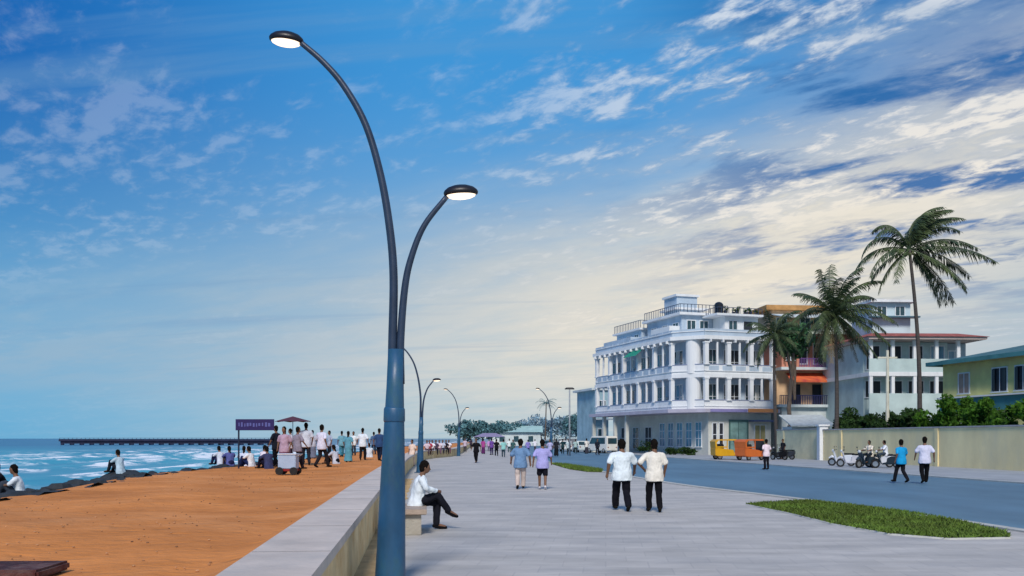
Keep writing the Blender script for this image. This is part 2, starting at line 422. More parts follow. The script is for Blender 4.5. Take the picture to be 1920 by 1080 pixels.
tag(obj('pebbles', mb, PEB), 'pebbles and bits scattered over the orange sand', 'pebbles', kind='stuff')
# rocks at the shore: one mass, plus the biggest boulders on their own
ROCK = mat('dark_rock', (.035,.042,.05), .8, .5, 2.5, .5, 9, c2=(.012,.016,.02))
def rockz(t): return interp([(0,.54),(.2,.36),(.5,-.05),(.8,-.9),(1,-1.8)], t)
def rz_(x, d, k): return rockz(1-k)+.22*noise.noise(Vector((x*1.1,d*1.1,1)))+.10*noise.noise(Vector((x*2.7,d*2.7,7)))
rocks = strip(lambda d: shx(d)-7, lambda d: shx(d)+.05, -8, 300, .6, 0, 16, rz_)
def boulder(mb, c, r, seed, n=9, m=6):
    k = len(mb.v); mb.ell((0,0,0), (r*1.15,r,r*.72), n, m)
    M = Matrix.Rotation(seed*2.4,3,'Z')
    out = []
    for p in mb.v[k:]:
        v = Vector(p); f = 1+.30*noise.noise(v/r*1.1+Vector((seed*9.1,seed*3.3,0)))+.12*noise.noise(v/r*2.6+Vector((0,seed*7,0)))
        v = M @ (v*f); out.append((v.x+c[0], v.y+c[1], v.z+c[2]))
    mb.v[k:] = out
for i in range(900):
    d = random.choice([random.uniform(8,45), random.uniform(20,120)]); t_ = random.uniform(.0,.85); x = shx(d)-7*t_+.2
    boulder(rocks, (x,d,rockz(t_)+random.uniform(-.12,.06)), random.uniform(.12,.34)*(1-.4*(t_<.12)), i*.37+1, 8, 5)
tag(obj('rocks', rocks, ROCK), 'dark rocks heaped along the water edge', 'rocks', kind='stuff')
for i,(px,d,r,z,lb) in enumerate([(30,19.5,.5,.28,'black boulder at the left end of the shore rocks'),(100,20.5,.42,.26,'dark boulder beside the seated man in white at far left'),(226,36.5,.9,-.05,'dark boulder under the figure sitting alone by the surf')]):
    mb = MB(); boulder(mb, (0,0,0), r, i*1.7+.4, 16, 10)
    tag(obj('boulder', mb, ROCK, smooth=False, loc=(gx(px,d),d,z)), lb, 'boulder', 'large boulders on the shore')

# sea
WATER = bpy.data.materials.new('sea_water'); WATER.use_nodes = True
n2 = WATER.node_tree; N = n2.nodes; L = n2.links
pb = N['Principled BSDF']; pb.inputs['Roughness'].default_value = .28; pb.inputs['Specular IOR Level'].default_value = .35
geo = nd('ShaderNodeNewGeometry'); att = nd('ShaderNodeAttribute', attribute_name='foam')
sp = nd('ShaderNodeSeparateXYZ'); L.new(geo.outputs['Position'], sp.inputs[0])
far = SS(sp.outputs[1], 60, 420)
def pvec(sx, sy, o=0):
    m_ = nd('ShaderNodeMapping'); m_.inputs['Scale'].default_value = (sx,sy,1); m_.inputs['Location'].default_value = (o,o,o); L.new(geo.outputs['Position'], m_.inputs[0]); return m_.outputs[0]
patch = NOISE(pvec(.03,.022), 1, 6, .6, .4)
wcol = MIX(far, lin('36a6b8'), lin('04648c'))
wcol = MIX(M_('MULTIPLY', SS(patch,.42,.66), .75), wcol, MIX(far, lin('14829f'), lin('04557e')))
fn = NOISE(pvec(.22,.09,4), 1, 9, .68, .6)
foam = M_('MULTIPLY', att.outputs['Fac'], SS(fn, .47, .60))
wcol = MIX(foam, wcol, (.86,.90,.94))
L.new(wcol, pb.inputs['Base Color']); L.new(M_('ADD', .28, M_('MULTIPLY', foam, .6)), pb.inputs['Roughness'])
bp = nd('ShaderNodeBump'); bp.inputs['Strength'].default_value = .4; bp.inputs['Distance'].default_value = .35
L.new(M_('ADD', NOISE(pvec(.35,.25), 1, 6, .6), M_('MULTIPLY', fn, .6)), bp.inputs['Height']); L.new(bp.outputs[0], pb.inputs['Normal'])
def wave(x, d):
    # swell rolling in towards the shore
    off = shx(min(d,300))-x
    ph = off/9.0*2*pi*.8 + d*.035 + 1.8*noise.noise(Vector((x*.02,d*.018,0)))
    near = max(0, 1-off/110); c = .5+.5*sin(ph)
    amp = (.10+.55*near*min(1,off/10))*(.55+.9*max(0,noise.noise(Vector((x*.015+4,d*.02,2)))+.35))
    return amp*(c**3), c, near
def frange(a, b, s):
    o = []; 
    while a < b: o.append(a); a += s
    return o
ds = frange(5,60,1.0)+frange(60,150,1.4)+frange(150,330,3)+frange(330,900,15)+[900,1500,3000,6000,12000]
us = frange(0,70,.9)+frange(70,140,2)+frange(140,400,8)+[400,700,1500,4000,12000]
vs, fo = [], []
for d in ds:
    for u in us:
        x = shx(min(d,300))+max(0,d-300)*.05-4.5-u
        z, c, near = wave(x, d) if d < 700 and u < 300 else (0,0,0)
        vs.append((x,d,SEA+z)); fo.append(min(1,max(0, (c-.35)*1.9)*min(1,near*1.9)+max(0,1-u/5)*.8) + .22*near)
m = len(us)
mb = MB(); mb.add(vs, [(i*m+k, (i+1)*m+k, (i+1)*m+k+1, i*m+k+1)[::-1] for i in range(len(ds)-1) for k in range(m-1)])
sea = obj('sea', mb, WATER, smooth=True); struct(sea, 'bright blue sea with white breaking surf')
at = sea.data.attributes.new('foam','FLOAT','POINT'); at.data.foreach_set('value', fo)

# pier far out on the sea
PIERM = mat('pier_concrete', (.02,.025,.06), .9, .35, .3, .1, 3)
pr = empty('pier', (gx(116,420),420,SEA)); tag(pr, 'long dark pier standing far out on the horizon', 'pier')
obj('deck', MB().box(0,104,-3,3,1.7,2.7), PIERM, pr)
obj('beam', MB().box(.5,103,-2.4,2.4,.6,1.697), PIERM, pr)
pile = MB().tube([(0,0,-3),(0,0,.6)], .8, 8).mesh('pile')
for i in range(45): link('pile', pile, PIERM, pr, loc=(1.2+i*2.3,(-1.9,1.9)[i%2],0))
mb = MB()
for i in range(53): mb.box(.4+i*1.96,.55+i*1.96,-2.9,-2.8,2.7,3.2)
mb.box(0.2,103,-2.92,-2.80,3.2,3.3); obj('railing', mb, PIERM, pr)

# ------------------------------------------------------------------ street lamps
D1 = 11.2; PX0 = 747
def lp(px, py): return ((px-PX0)/F*D1, 0, hz(py, D1))
def spline(pts, k=6):
    P = [Vector(p) for p in pts]; P = [2*P[0]-P[1]]+P+[2*P[-1]-P[-2]]; out = []
    for i in range(1, len(P)-2):
        for j in range(k):
            t_ = j/k; a,b_,c,d = P[i-1:i+3]
            out.append(.5*((2*b_)+(c-a)*t_+(2*a-5*b_+4*c-d)*t_*t_+(3*b_-a-3*c+d)*t_**3))
    out.append(P[-2]); return out
def lamp_head(root, c, tilt, s):
    R = Matrix.Rotation(tilt,4,'Y'); T = Matrix.Translation(c)
    mb = MB(); n = 24; vs = []
    prof = [(0,.085),(.45,.078),(.75,.055),(.94,.022),(1.0,-.004),(.97,-.03),(.80,-.044)]
    rings = [[(r*.215*cos(2*pi*k/n)*(1 if cos(2*pi*k/n)*s > 0 else 1.0), r*.13*sin(2*pi*k/n), z) for k in range(n)] for r,z in prof[1:]]
    vs = [(0,0,prof[0][1])]+[p for r in rings for p in r]
    fs = [(0,1+k,1+(k+1)%n) for k in range(n)]
    for i in range(len(rings)-1):
        for k in range(n): fs.append((1+i*n+k,1+(i+1)*n+k,1+(i+1)*n+(k+1)%n,1+i*n+(k+1)%n))
    mb.add(vs, fs); mb.xf(T @ R); h = obj('lamp_head', mb, LAMPSH, root, smooth=True)
    g = MB().ell((0,0,-.036), (.185,.112,.055), 24, 8).xf(T @ R)
    obj('lens', g, GLOW, h, smooth=True)
def make_lamp():
    r = empty('street_lamp', (gx(PX0-4,D1),D1,0))
    cx0 = -.075; yj = hz(640,D1)
    pole = [(cx0,0,0),(cx0,0,.05)]; rad = [.19,.19]
    zs = [.4,.9,1.4,1.9,2.4,yj-.1]; rr_ = [.178,.165,.148,.128,.108,.098]
    pole += [(cx0+(z/yj)*(.075),0,z) for z in zs]; rad += rr_
    obj('pole', MB().tube(pole, rad, 20), STEEL, r, smooth=True)
    obj('collar', MB().tube([(cx0+.05,0,1.98),(cx0+.05,0,2.0),(cx0+.052,0,2.14),(cx0+.053,0,2.16)], [.126,.134,.131,.122], 20), STEEL, r, smooth=True)
    obj('base_flange', MB().box(cx0-.27,cx0+.27,-.27,.27,.0,.03), STEEL, r, bevel=.01)
    L1 = spline([lp(739,720),lp(740,640),lp(742,520),lp(735,430),lp(718,330),lp(690,235),lp(650,163),lp(610,116),lp(566,78)])
    obj('arm', MB().tube(L1, [.058-.024*i/(len(L1)-1) for i in range(len(L1))], 12), ARM, r, smooth=True)
    L2 = spline([lp(755,720),lp(755,640),lp(763,540),lp(776,480),lp(800,422),lp(842,368)])
    obj('arm', MB().tube(L2, [.052-.02*i/(len(L2)-1) for i in range(len(L2))], 12), ARM, r, smooth=True)
    lamp_head(r, lp(541,73), radians(6), -1); lamp_head(r, lp(868,360), radians(-3), 1)
    return r
LAMPG = 'double arm lamps along the promenade'
lamp = make_lamp(); tag(lamp, 'tall blue grey double arm street lamp nearest, beside the sea wall', 'street lamp', LAMPG)
for px,d,rz,sc,lb in ((790,47,0,1,'double arm lamp right behind the near pole, second in the row'),(861,91,0,1,'thin distant double arm lamp where the sea wall bends'),(1034,90,0,1,'distant double arm lamp by the road near the far trees')):
    c = copy_tree(lamp); c.location = (gx(px,d),d,0); c.rotation_euler.z = rz; tag(c, lb, 'street lamp', LAMPG)
r = empty('street_lamp', (gx(1068,95),95,0)); tag(r, 'single slim grey lamp post with one flat head by the road', 'street lamp')
PGREY = mat('grey_pole', (.30,.33,.36), .5, .2, 2, .05)
obj('pole', MB().tube([(0,0,0),(0,0,6.9)], [.11,.07], 10), PGREY, r, smooth=True)
obj('lamp_head', MB().tube([(-.5,0,6.95),(-.3,0,7.02),(.3,0,7.02),(.5,0,6.95)], [.05,.11,.11,.05], 8), LAMPSH, r)
r = empty('utility_pole', (gx(1664,66),66,0)); tag(r, 'cream concrete pole rising out of the hedge behind the wall', 'pole')
obj('post', MB().tube([(0,0,0),(0,0,8.2)], [.16,.10], 8), mat('cream_concrete', (.62,.60,.48), .85, .2, 1.5, .2), r)
obj('cross_arm', MB().box(-.7,.7,-.05,.05,7.6,7.72), mat('cream_concrete', 0), r)

# ------------------------------------------------------------------ people
def remesh(mb, vox, it=5, f=.5):
    me = mb.mesh('tmp'); o = bpy.data.objects.new('tmp', me); COL.objects.link(o)
    md = o.modifiers.new('r','REMESH'); md.mode = 'VOXEL'; md.voxel_size = vox; md.use_smooth_shade = True
    sm = o.modifiers.new('s','SMOOTH'); sm.factor = f; sm.iterations = it
    dg = bpy.context.evaluated_depsgraph_get(); dg.update()
    out = bpy.data.meshes.new_from_object(o.evaluated_get(dg)); 
    bpy.data.objects.remove(o); bpy.data.meshes.remove(me)
    for p in out.polygons: p.use_smooth = True
    return out
V = Vector
def pose(kind):
    """joint positions; the person looks along +Y, stands on z=0 (or sits with the seat at z=0 for 'edge')"""
    P = {'pel':V((0,0,.92)),'lean':0.0}
    if kind == 'stand':
        for s in (-1,1):
            P[s] = dict(hip=V((s*.09,0,.90)),knee=V((s*.105,.02,.49)),ank=V((s*.11,-.02,.085)),toe=V((s*.02,.19,-.05)),elb=V((s*.26,-.04,1.12)),wri=V((s*.25,.06,.88)))
    elif kind in ('walk','stroll'):
        k = 1 if kind == 'walk' else .55
        P[-1] = dict(hip=V((-.09,0,.90)),knee=V((-.095,.17*k,.50)),ank=V((-.09,.28*k,.10)),toe=V((-.01,.19,-.02)),elb=V((-.275,-.10*k-.02,1.13)),wri=V((-.30,-.04*k,.89)))
        P[1] = dict(hip=V((.09,0,.90)),knee=V((.095,.03,.48)),ank=V((.095,-.26*k,.13)),toe=V((.01,.17,-.09)),elb=V((.275,.07*k,1.13)),wri=V((.29,.22*k,.95)))
    elif kind == 'akimbo':
        P[-1] = dict(hip=V((-.09,0,.90)),knee=V((-.11,.10,.50)),ank=V((-.11,.16,.09)),toe=V((-.02,.19,-.04)),elb=V((-.36,-.05,1.14)),wri=V((-.23,.12,1.0)))
        P[1] = dict(hip=V((.09,0,.90)),knee=V((.10,.02,.48)),ank=V((.105,-.17,.11)),toe=V((.02,.18,-.07)),elb=V((.26,.0,1.12)),wri=V((.24,.12,.90)))
    elif kind == 'cross':       # bench sitter with one leg crossed; feet on z=0, seat .47
        P['pel'] = V((0,0,.57)); P['lean'] = .20
        P[-1] = dict(hip=V((-.09,.02,.55)),knee=V((-.10,.41,.53)),ank=V((-.10,.40,.09)),toe=V((-.0,.19,-.05)),elb=V((-.27,.16,.82)),wri=V((-.10,.36,.70)))
        P[1] = dict(hip=V((.09,.02,.56)),knee=V((.05,.40,.67)),ank=V((-.02,.63,.36)),toe=V((-.02,.17,-.10)),elb=V((.27,.16,.82)),wri=V((.10,.38,.76)))
    elif kind == 'edge':        # sitting on an edge, origin at the feet, seat .45
        P['pel'] = V((0,0,.55)); P['lean'] = .08
        for s in (-1,1):
            P[s] = dict(hip=V((s*.09,.02,.54)),knee=V((s*.12,.44,.50)),ank=V((s*.11,.44,.085)),toe=V((s*.02,.19,-.05)),elb=V((s*.26,.10,.78)),wri=V((s*.14,.34,.64)))
    elif kind == 'ground':
        P['pel'] = V((0,0,.14)); P['lean'] = .18
        for s in (-1,1):
            P[s] = dict(hip=V((s*.09,.02,.13)),knee=V((s*.15,.36,.45)),ank=V((s*.11,.52,.08)),toe=V((s*.02,.19,-.03)),elb=V((s*.27,.22,.42)),wri=V((s*.10,.42,.40)))
    elif kind == 'ride':        # astride a scooter seat at z=.78, feet on the footboard
        P['pel'] = V((0,0,.88)); P['lean'] = .10
        for s in (-1,1):
            P[s] = dict(hip=V((s*.10,.02,.87)),knee=V((s*.20,.40,.80)),ank=V((s*.17,.42,.40)),toe=V((s*.02,.19,-.05)),elb=V((s*.29,.22,1.10)),wri=V((s*.26,.46,1.05)))
    return P
def arch(kind, vox=.02, sleeve='short', legs='trousers', near=False, hairstyle='short'):
    P = pose(kind); pel = P['pel']; R = Matrix.Rotation(-P['lean'],3,'X')
    def up(x,y,z): return pel + R @ V((x,y,z))          # torso coordinates above the pelvis
    n = 16 if near else 10
    head = up(0,.035,.67); neck0 = up(0,0,.47); neck1 = up(0,.015,.58)
    b = MB()
    b.ell(head, (.073,.092,.112), 18, 12, R); b.ell(head+R@V((0,.028,-.055)), (.052,.066,.062), 14, 8, R)
    b.capsule(neck0, neck1, .058, .054, n)
    if near:
        b.capsule(head+R@V((0,.088,.005)), head+R@V((0,.106,-.028)), .010, .015, 8)
        for s in (-1,1): b.ell(head+R@V((s*.074,-.005,-.012)), (.012,.022,.034), 8, 6, R)
        b.capsule(head+R@V((-.02,.084,-.06)), head+R@V((.02,.084,-.06)), .010, .010, 8)
    b.loft([(up(0,0,z),rx,ry) for z,rx,ry in ((-.10,.12,.09),(-.02,.158,.118),(.12,.148,.108),(.30,.168,.118),(.42,.150,.095),(.49,.075,.06))], 18)
    sh = MB()
    sh.loft([(up(0,0,z),rx,ry) for z,rx,ry in ((-.20,.216,.160),(-.10,.216,.160),(.0,.206,.152),(.06,.192,.144),(.15,.178,.135),(.28,.188,.138),(.37,.182,.128),(.43,.145,.108),(.475,.095,.08),(.505,.06,.05))], 24)
    for s in (-1,1): sh.capsule(up(s*.04,0,.435), up(s*.165,0,.415), .070, .064, n)
    if near: sh.ell(up(0,.0,.485), (.072,.068,.03), 14, 6, R)
    tr = MB(); 
    if legs != 'dress': tr.ell(pel+V((0,0,-.01)), (.165,.128,.13), 16, 8)
    shoes = []
    for s in (-1,1):
        J = P[s]; S_ = up(s*.178,0,.415)
        b.capsule(S_, J['elb'], .054, .042, n); b.capsule(J['elb'], J['wri'], .042, .028, n)
        fd = (J['wri']-J['elb']).normalized(); side_ = V((s,0,0)); side_ = (side_-fd*side_.dot(fd)).normalized(); thick = fd.cross(side_)
        pc = J['wri']+fd*.05
        if near:
            b.capsule(J['wri'], J['wri']+fd*.075, .026, .034, 10)
            for q in range(4):
                o_ = thick*(.027-.018*q); ln = (.07,.082,.076,.058)[q]
                a0 = J['wri']+fd*.085+o_; a1 = a0+fd*ln*.55-side_*.008; a2 = a1+fd*ln*.4-side_*.024
                b.capsule(a0, a1, .0095, .009, 8); b.capsule(a1, a2, .009, .0075, 8)
            t0 = J['wri']+fd*.03+thick*.028; t1 = t0+thick*.03+fd*.025; b.capsule(t0, t1, .012, .010, 8); b.capsule(t1, t1+fd*.035-side_*.01, .010, .008, 8)
        else:
            b.capsule(J['wri'], J['wri']+fd*.12, .03, .026, 8)
        b.capsule(J['hip'], J['knee'], .082, .056, n); b.capsule(J['knee'], J['ank'], .055, .040, n)
        b.capsule(J['ank'], J['ank']+J['toe']*.9, .038, .03, n)
        # sleeve
        if sleeve == 'long':
            sh.capsule(S_, J['elb'], .072, .060, n); sh.capsule(J['elb'], J['elb']*.12+J['wri']*.88, .060, .047, n)
        else:
            sh.capsule(S_, S_*.18+J['elb']*.82, .067, .068, n)
        if legs == 'trousers':
            tr.capsule(J['hip'], J['knee'], .102, .078, n); tr.capsule(J['knee'], J['knee']*.06+J['ank']*.94, .078, .066, n)
        elif legs == 'shorts':
            tr.capsule(J['hip'], J['hip']*.1+J['knee']*.9, .102, .085, n)
        sm = MB(); a_ = J['ank']; t_ = J['toe']
        sm.capsule(a_-t_.normalized()*.045+V((0,0,-.035)), a_+t_*.55+V((0,0,-.03)), .042, .042, 10); sm.capsule(a_+t_*.5+V((0,0,-.03)), a_+t_*.98+V((0,0,-.012)), .043, .034, 10)
        shoes.append(remesh(sm, .012 if near else .02, 3))
    if legs == 'dress':
        k = pel.z; mid_ = (P[-1]['knee']+P[1]['knee'])/2; an = (P[-1]['ank']+P[1]['ank'])/2
        if kind in ('stand','walk','stroll'):
            tr.loft([((an.x,an.y,.07),.24,.22),((mid_.x,mid_.y,.45),.20,.18),((0,0,.75),.19,.15),((0,0,1.0),.165,.125)], 22)
        else:
            tr.capsule((0,0,k), mid_, .18, .17, 14); tr.capsule(mid_, an+V((0,0,.06)), .17, .15, 14)
        sh.capsule(up(-.14,.05,.42), up(.13,.02,.0), .07, .08, 10)
    h = MB(); back = R@V((0,-.024,.026))
    h.ell(head+back, (.083,.094,.106), 18, 12, R)
    h.ell(head+R@V((0,-.045,-.05)), (.073,.058,.074), 14, 8, R)
    if hairstyle == 'long':
        h.capsule(head+R@V((0,-.07,-.03)), head+R@V((0,-.105,-.22)), .05, .035, 10); h.ell(head+R@V((0,-.09,-.02)), (.05,.05,.05))
    if near:      # a ragged fringe
        for i in range(9): h.ell(head+R@V((-.06+.015*i, .045-.25*abs(-.06+.015*i)**1.2, .088)), (.016,.022,.018), 8, 6, R)
    A = dict(body=remesh(b, vox, 4), shirt=remesh(sh, vox, 9), hair=remesh(h, vox*.8, 2), shoes=shoes)
    if tr.v: A['legs'] = remesh(tr, vox, 5)
    A['kind'] = legs
    folds(A['shirt'], .020 if near else .016, 9)
    if 'legs' in A: folds(A['legs'], .014, 9)
    folds(A['hair'], .012, 22)
    if near:
        A['eyes'] = [MB().ell(head+R@V((s*.03,.083,.006)), (.012,.009,.008), 10, 6, R).mesh('eye') for s in (-1,1)]
    return A
def folds(me, amp, f):
    ns = [v.normal.copy() for v in me.vertices]
    for v, n_ in zip(me.vertices, ns):
        q = v.co.copy()
        v.co = q + n_*amp*(noise.noise(V((q.x*f,q.y*f,q.z*f*.55)))+.5*noise.noise(V((q.x*f*2.3,q.y*f*2.3,q.z*f*1.2+5))))
    me.update()
def mirrored(A):
    B_ = {}
    def m1(me):
        c = me.copy(); c.transform(Matrix.Scale(-1,4,(1,0,0))); c.flip_normals(); return c
    for k, v in A.items(): B_[k] = v if isinstance(v, str) else [m1(x) for x in v] if isinstance(v, list) else m1(v)
    return B_
def put(me, name, m, root):
    o = link(name, me, m, root); return o
def person(A, loc, rz, shirt, legs, label, group=None, hair=HAIR, shoe='1a1712', sc=1.0, wide=1.0, skin=SKIN):
    r = empty('person', loc, rz); r.scale = (sc*wide, sc*wide, sc); tag(r, label, 'person', group)
    put(A['body'], 'body', skin, r)
    put(A['shirt'], 'blouse' if A['kind'] == 'dress' else 'shirt', cloth(shirt), r)
    if 'legs' in A: put(A['legs'], {'dress':'skirt','shorts':'shorts'}.get(A['kind'],'trousers'), cloth(legs), r)
    put(A['hair'], 'hair', hair, r)
    for s in A['shoes']: put(s, 'shoe', cloth(shoe), r)
    for e in A.get('eyes', []): put(e, 'eye', DARK, r)
    return r
N_WALK = arch('walk', .011, near=True); N_AKIM = arch('akimbo', .011, near=True); N_CROSS = arch('cross', .010, 'long', near=True)
WALK = arch('walk', .022); STROLL = arch('stroll', .022); STAND = arch('stand', .022); EDGE = arch('edge', .024); GROUND = arch('ground', .024); RIDE = arch('ride', .022, near=False)
SHORTS = arch('stroll', .018, 'short', 'shorts'); DRESS = arch('stand', .022, 'short', 'dress', hairstyle='long'); GDRESS = arch('ground', .024, 'short', 'dress', hairstyle='long'); LONG = arch('stroll', .02, 'long')
STROLL_M = mirrored(STROLL); WALK_M = mirrored(WALK); STAND_AK = arch('akimbo', .022); STAND_M = mirrored(STAND_AK); GROUND_M = mirrored(GROUND); N_STROLL = mirrored(arch('stroll', .013, near=True))
PI = pi
def onground(px, py, z=0.0):
    d = gd(py, z); return (gx(px,d), d, z)
person(N_WALK, onground(1166,958), .02, 'dfe9ee', '14141c', 'heavy man walking away in loose pale blue shirt and black trousers', 'walkers on the promenade', sc=1.03, wide=1.17)
person(N_AKIM, onground(1227,960), -.05, 'e8e2d6', '101016', 'man walking away in cream shirt, left hand at his waist', 'walkers on the promenade', sc=1.03, wide=1.02)
person(N_STROLL, onground(976,917), .03, '6e8fb4', 'c8b8b0', 'walker in grey blue shirt and pale trousers, left one of the middle pair', 'walkers on the promenade', sc=1.03, wide=1.10)
person(SHORTS, onground(1017,918), -.03, 'a9a6dc', '15151f', 'walker in lavender shirt and black shorts beside the grey blue shirt', 'walkers on the promenade', shoe='d8d4d8', sc=1.02, wide=1.05)
person(WALK, (gx(893,66),66,0), 2.9, '141318', '0e0e14', 'figure all in black alone on the far promenade', 'walkers on the promenade', sc=1.04)
person(STROLL, (gx(931,92),92,0), .2, '10151a', '10131a', 'small dark figure beside the mint green walker farther off', 'walkers on the promenade')
person(STROLL, (gx(944,86),86,0), .1, '8fc9c4', '3c4e5a', 'small walker in mint green behind the middle pair', 'walkers on the promenade')
person(STAND, (gx(773,58),58,0), 2.6, 'e6cdbd', 'd9b9ae', 'person in cream and pink standing just right of the near lamp pole', 'walkers on the promenade')
# the man on the bench
BD = 17.6; BX = gx(786,BD)
person(N_CROSS, (BX-.05,BD,0), -PI/2+.22, 'e4edf4', '1c1d26', 'man in white shirt sitting cross legged on the stone bench', shoe='101014')
BENCH = mat('bench_stone', (.40,.38,.33), .85, .2, 3, .3, 20, stain=(2,.5,(.30,.24,.18)))
bn = empty('bench', (BX-.16,BD,0), .10); tag(bn, 'pale stone bench under the seated man, beside the sea wall', 'bench')
obj('seat', MB().box(-.34,.30,-1.05,.55,.38,.48), mat('bench_seat', (.42,.33,.26), .85, .2, 3, .3, 20), bn, bevel=.012)
for y in (-.85,.30): obj('leg', MB().box(-.22,.20,y-.10,y+.10,0,.38), BENCH, bn, bevel=.01)

# walkers on the road
person(WALK, onground(1690,905), .25, '1f9bd2', '1a1a20', 'man in bright blue shirt striding along the road at right', 'people on the road', sc=1.02)
person(STROLL_M, onground(1734,906), -.15, 'd3d3e6', '0d0d12', 'man in white shirt and black trousers beside the bright blue shirt', 'people on the road', sc=1.08, wide=1.06)
person(STAND, onground(1437,880), .4, 'f0dbe0', '16141c', 'person in pink white top and dark trousers near the auto rickshaws', 'people on the road', sc=1.02)
person(STAND, (gx(1424,80),80,.02), 2.9, 'eef0ec', '9aa5a0', 'person in white at the entrance of the corner building', 'people on the road')

# people on the beach and rocks
B = 'people at the water edge'
def beach(px, d, A, rz, s, l, lab, z=BZ-.02, sc=1.0, shoe='1a1712'):
    person(A, (gx(px,d),d,z), rz, s, l, lab, B, sc=sc, shoe=shoe)
beach(38,22.5,GROUND,1.9,'e3ebf2','39414d','man in white sitting on the rocks at far left',.22)
beach(4,23,GROUND,2.3,'15151f','14141c','dark clothed figure sitting at the left edge of the picture',.28)
beach(226,36,GROUND,1.2,'bcd2e0','20242c','lone figure in pale blue sitting low on a rock by the surf',.42)
beach(414,44,GROUND,1.0,'d8dcea','2a2a50','figure in white sitting left of the sign post',.5)
beach(432,41,GDRESS,.7,'5a5f9a','23244a','woman in violet sitting just left of the sign post',.52)
beach(472,38,GROUND,1.3,'eceef6','1c2a58','person in white shirt sitting right of the sign post',.54)
beach(457,40,GDRESS,.2,'cfd6ea','16306a','woman in white blouse and navy skirt sitting under the sign',.53)
beach(492,43,GROUND_M,-.6,'e2d8e2','1a1a3c','sitter in pinkish white between sign and vendor cart',.54)
beach(504,36.5,GROUND,.9,'3c4266','12122a','sitter in slate blue near the vendor cart',.55)
beach(518,38,STROLL_M,1.2,'181c28','10121a','person in black standing left of the vendor cart',sc=1.03)
beach(533,33.5,DRESS,2.9,'b59aae','6b4560','woman in mauve standing behind the vendor cart',sc=.97)
beach(545,45,STAND,1.4,'c9c2cc','4a3a4c','person in pale grey behind the vendor cart')
beach(558,35,WALK,-.8,'8f8796','2a2530','person in grey just right of the vendor cart',sc=.98)
beach(574,41,STAND_AK,.3,'ccd2e0','23242e','tall man in pale shirt between cart and white shirted walker',sc=1.13)
beach(586,54,DRESS,.1,'b8bccb','6e7488','woman in silver grey behind the white shirted walker')
beach(603,37.5,WALK_M,-.5,'d9d8ea','241f24','man in lilac white shirt walking on the sand',sc=1.05)
beach(618,57,STAND,2.2,'aab3c8','191c28','man in dusty blue right behind the lilac shirt')
beach(630,43,GDRESS,1.1,'c3c9d8','12141c','seated figure in grey white with black skirt on the sand',.56)
beach(641,60,STAND_M,.5,'6fa3b4','3d8096','person in sea green near the middle of the beach crowd')
beach(653,46,DRESS,-.2,'5f9aae','5b98aa','woman in a teal dress on the beach',sc=.93)
beach(663,64,STAND,2.8,'dfe6ea','2c3440','person in white and slate right of the teal dress')
beach(680,50,STROLL_M,.0,'dde6ee','19181c','man in white shirt and black trousers at the far end of the sand',sc=1.05)
beach(693,57,GROUND_M,.4,'cfd8e0','39506a','small sitter in pale blue at the far end of the sand',.57)
beach(701,68,STAND,.6,'506a8c','1d2c44','person in steel blue left of the near lamp pole')
beach(711,49,STROLL,-.3,'2f4a74','141d33','person in navy right beside the near lamp pole',sc=1.03)
beach(721,66,STAND_AK,.3,'394a60','1a2230','person in dark blue partly behind the near lamp pole')
# vendor cart
vc = empty('vendor_cart', (gx(541,30),30,BZ)); tag(vc, 'pale blue vendor cart with red base on the sand', 'cart')
PB = paint('a9bcd6'); RED = paint('8a1f1c')
obj('cabinet', MB().box(-.29,.29,-.25,.25,.20,.66), PB, vc, bevel=.02)
obj('lid', MB().box(-.31,.31,-.27,.27,.66,.70), paint('dfe3ec'), vc, bevel=.012)
obj('base_frame', MB().box(-.30,.30,-.26,.26,.12,.198), RED, vc, bevel=.01)
wh = MB().tube([(-.02,0,0),(.02,0,0)], .13, 16).mesh('wheel')
for x,y in ((-.26,-.29),(.26,-.29),(-.26,.29),(.26,.29)): link('wheel', wh, TYRE, vc, loc=(x*.9,y,.13), rz=PI/2)
obj('push_handle', MB().tube([(.29,-.2,.6),(.42,-.2,.68),(.42,.2,.68),(.29,.2,.6)], .015, 8), CHROME, vc)
# umbrella over the crowd
um = empty('beach_umbrella', (gx(549,41),41,BZ)); tag(um, 'dusty maroon umbrella standing above the beach crowd', 'umbrella')
obj('pole', MB().tube([(0,0,0),(0,0,2.05)], .02, 8), CHROME, um)
mb = MB(); n = 16
mb.add([(0,0,2.2)]+[(.8*cos(2*pi*k/n),.8*sin(2*pi*k/n),1.98-(.04 if k%2 else 0)) for k in range(n)], [(0,1+k,1+(k+1)%n) for k in range(n)])
obj('canopy', mb, cloth('5a3a48'), um)
# board on posts
sg = empty('signboard', (gx(478,36),36,BZ-.02)); tag(sg, 'purple navy signboard on a post above the beach crowd', 'sign')
sgm = mat('sign_face', '241c5c', .5, .3, 2, 0, c2='2c1650')
z0, z1 = hz(806,36)-BZ, hz(785,36)-BZ; hw = 36/F*36
obj('board', MB().box(-hw,hw,-.03,.03,z0,z1), sgm, sg, bevel=.006)
rs = random.Random(3); x = -hw+.12
while x < hw-.2:
    ww = rs.uniform(.03,.09); obj('faded_mark', MB().box(x,x+ww,-.036,-.0305,z0+.14+rs.uniform(0,.04),z1-.12-rs.uniform(0,.05)), paint('5d5f9c'), sg); x += ww+rs.uniform(.03,.07)
obj('post', MB().tube([(-hw+.1,.06,0),(-hw+.1,.06,z1-.05)], .035, 10), paint('20263c'), sg)
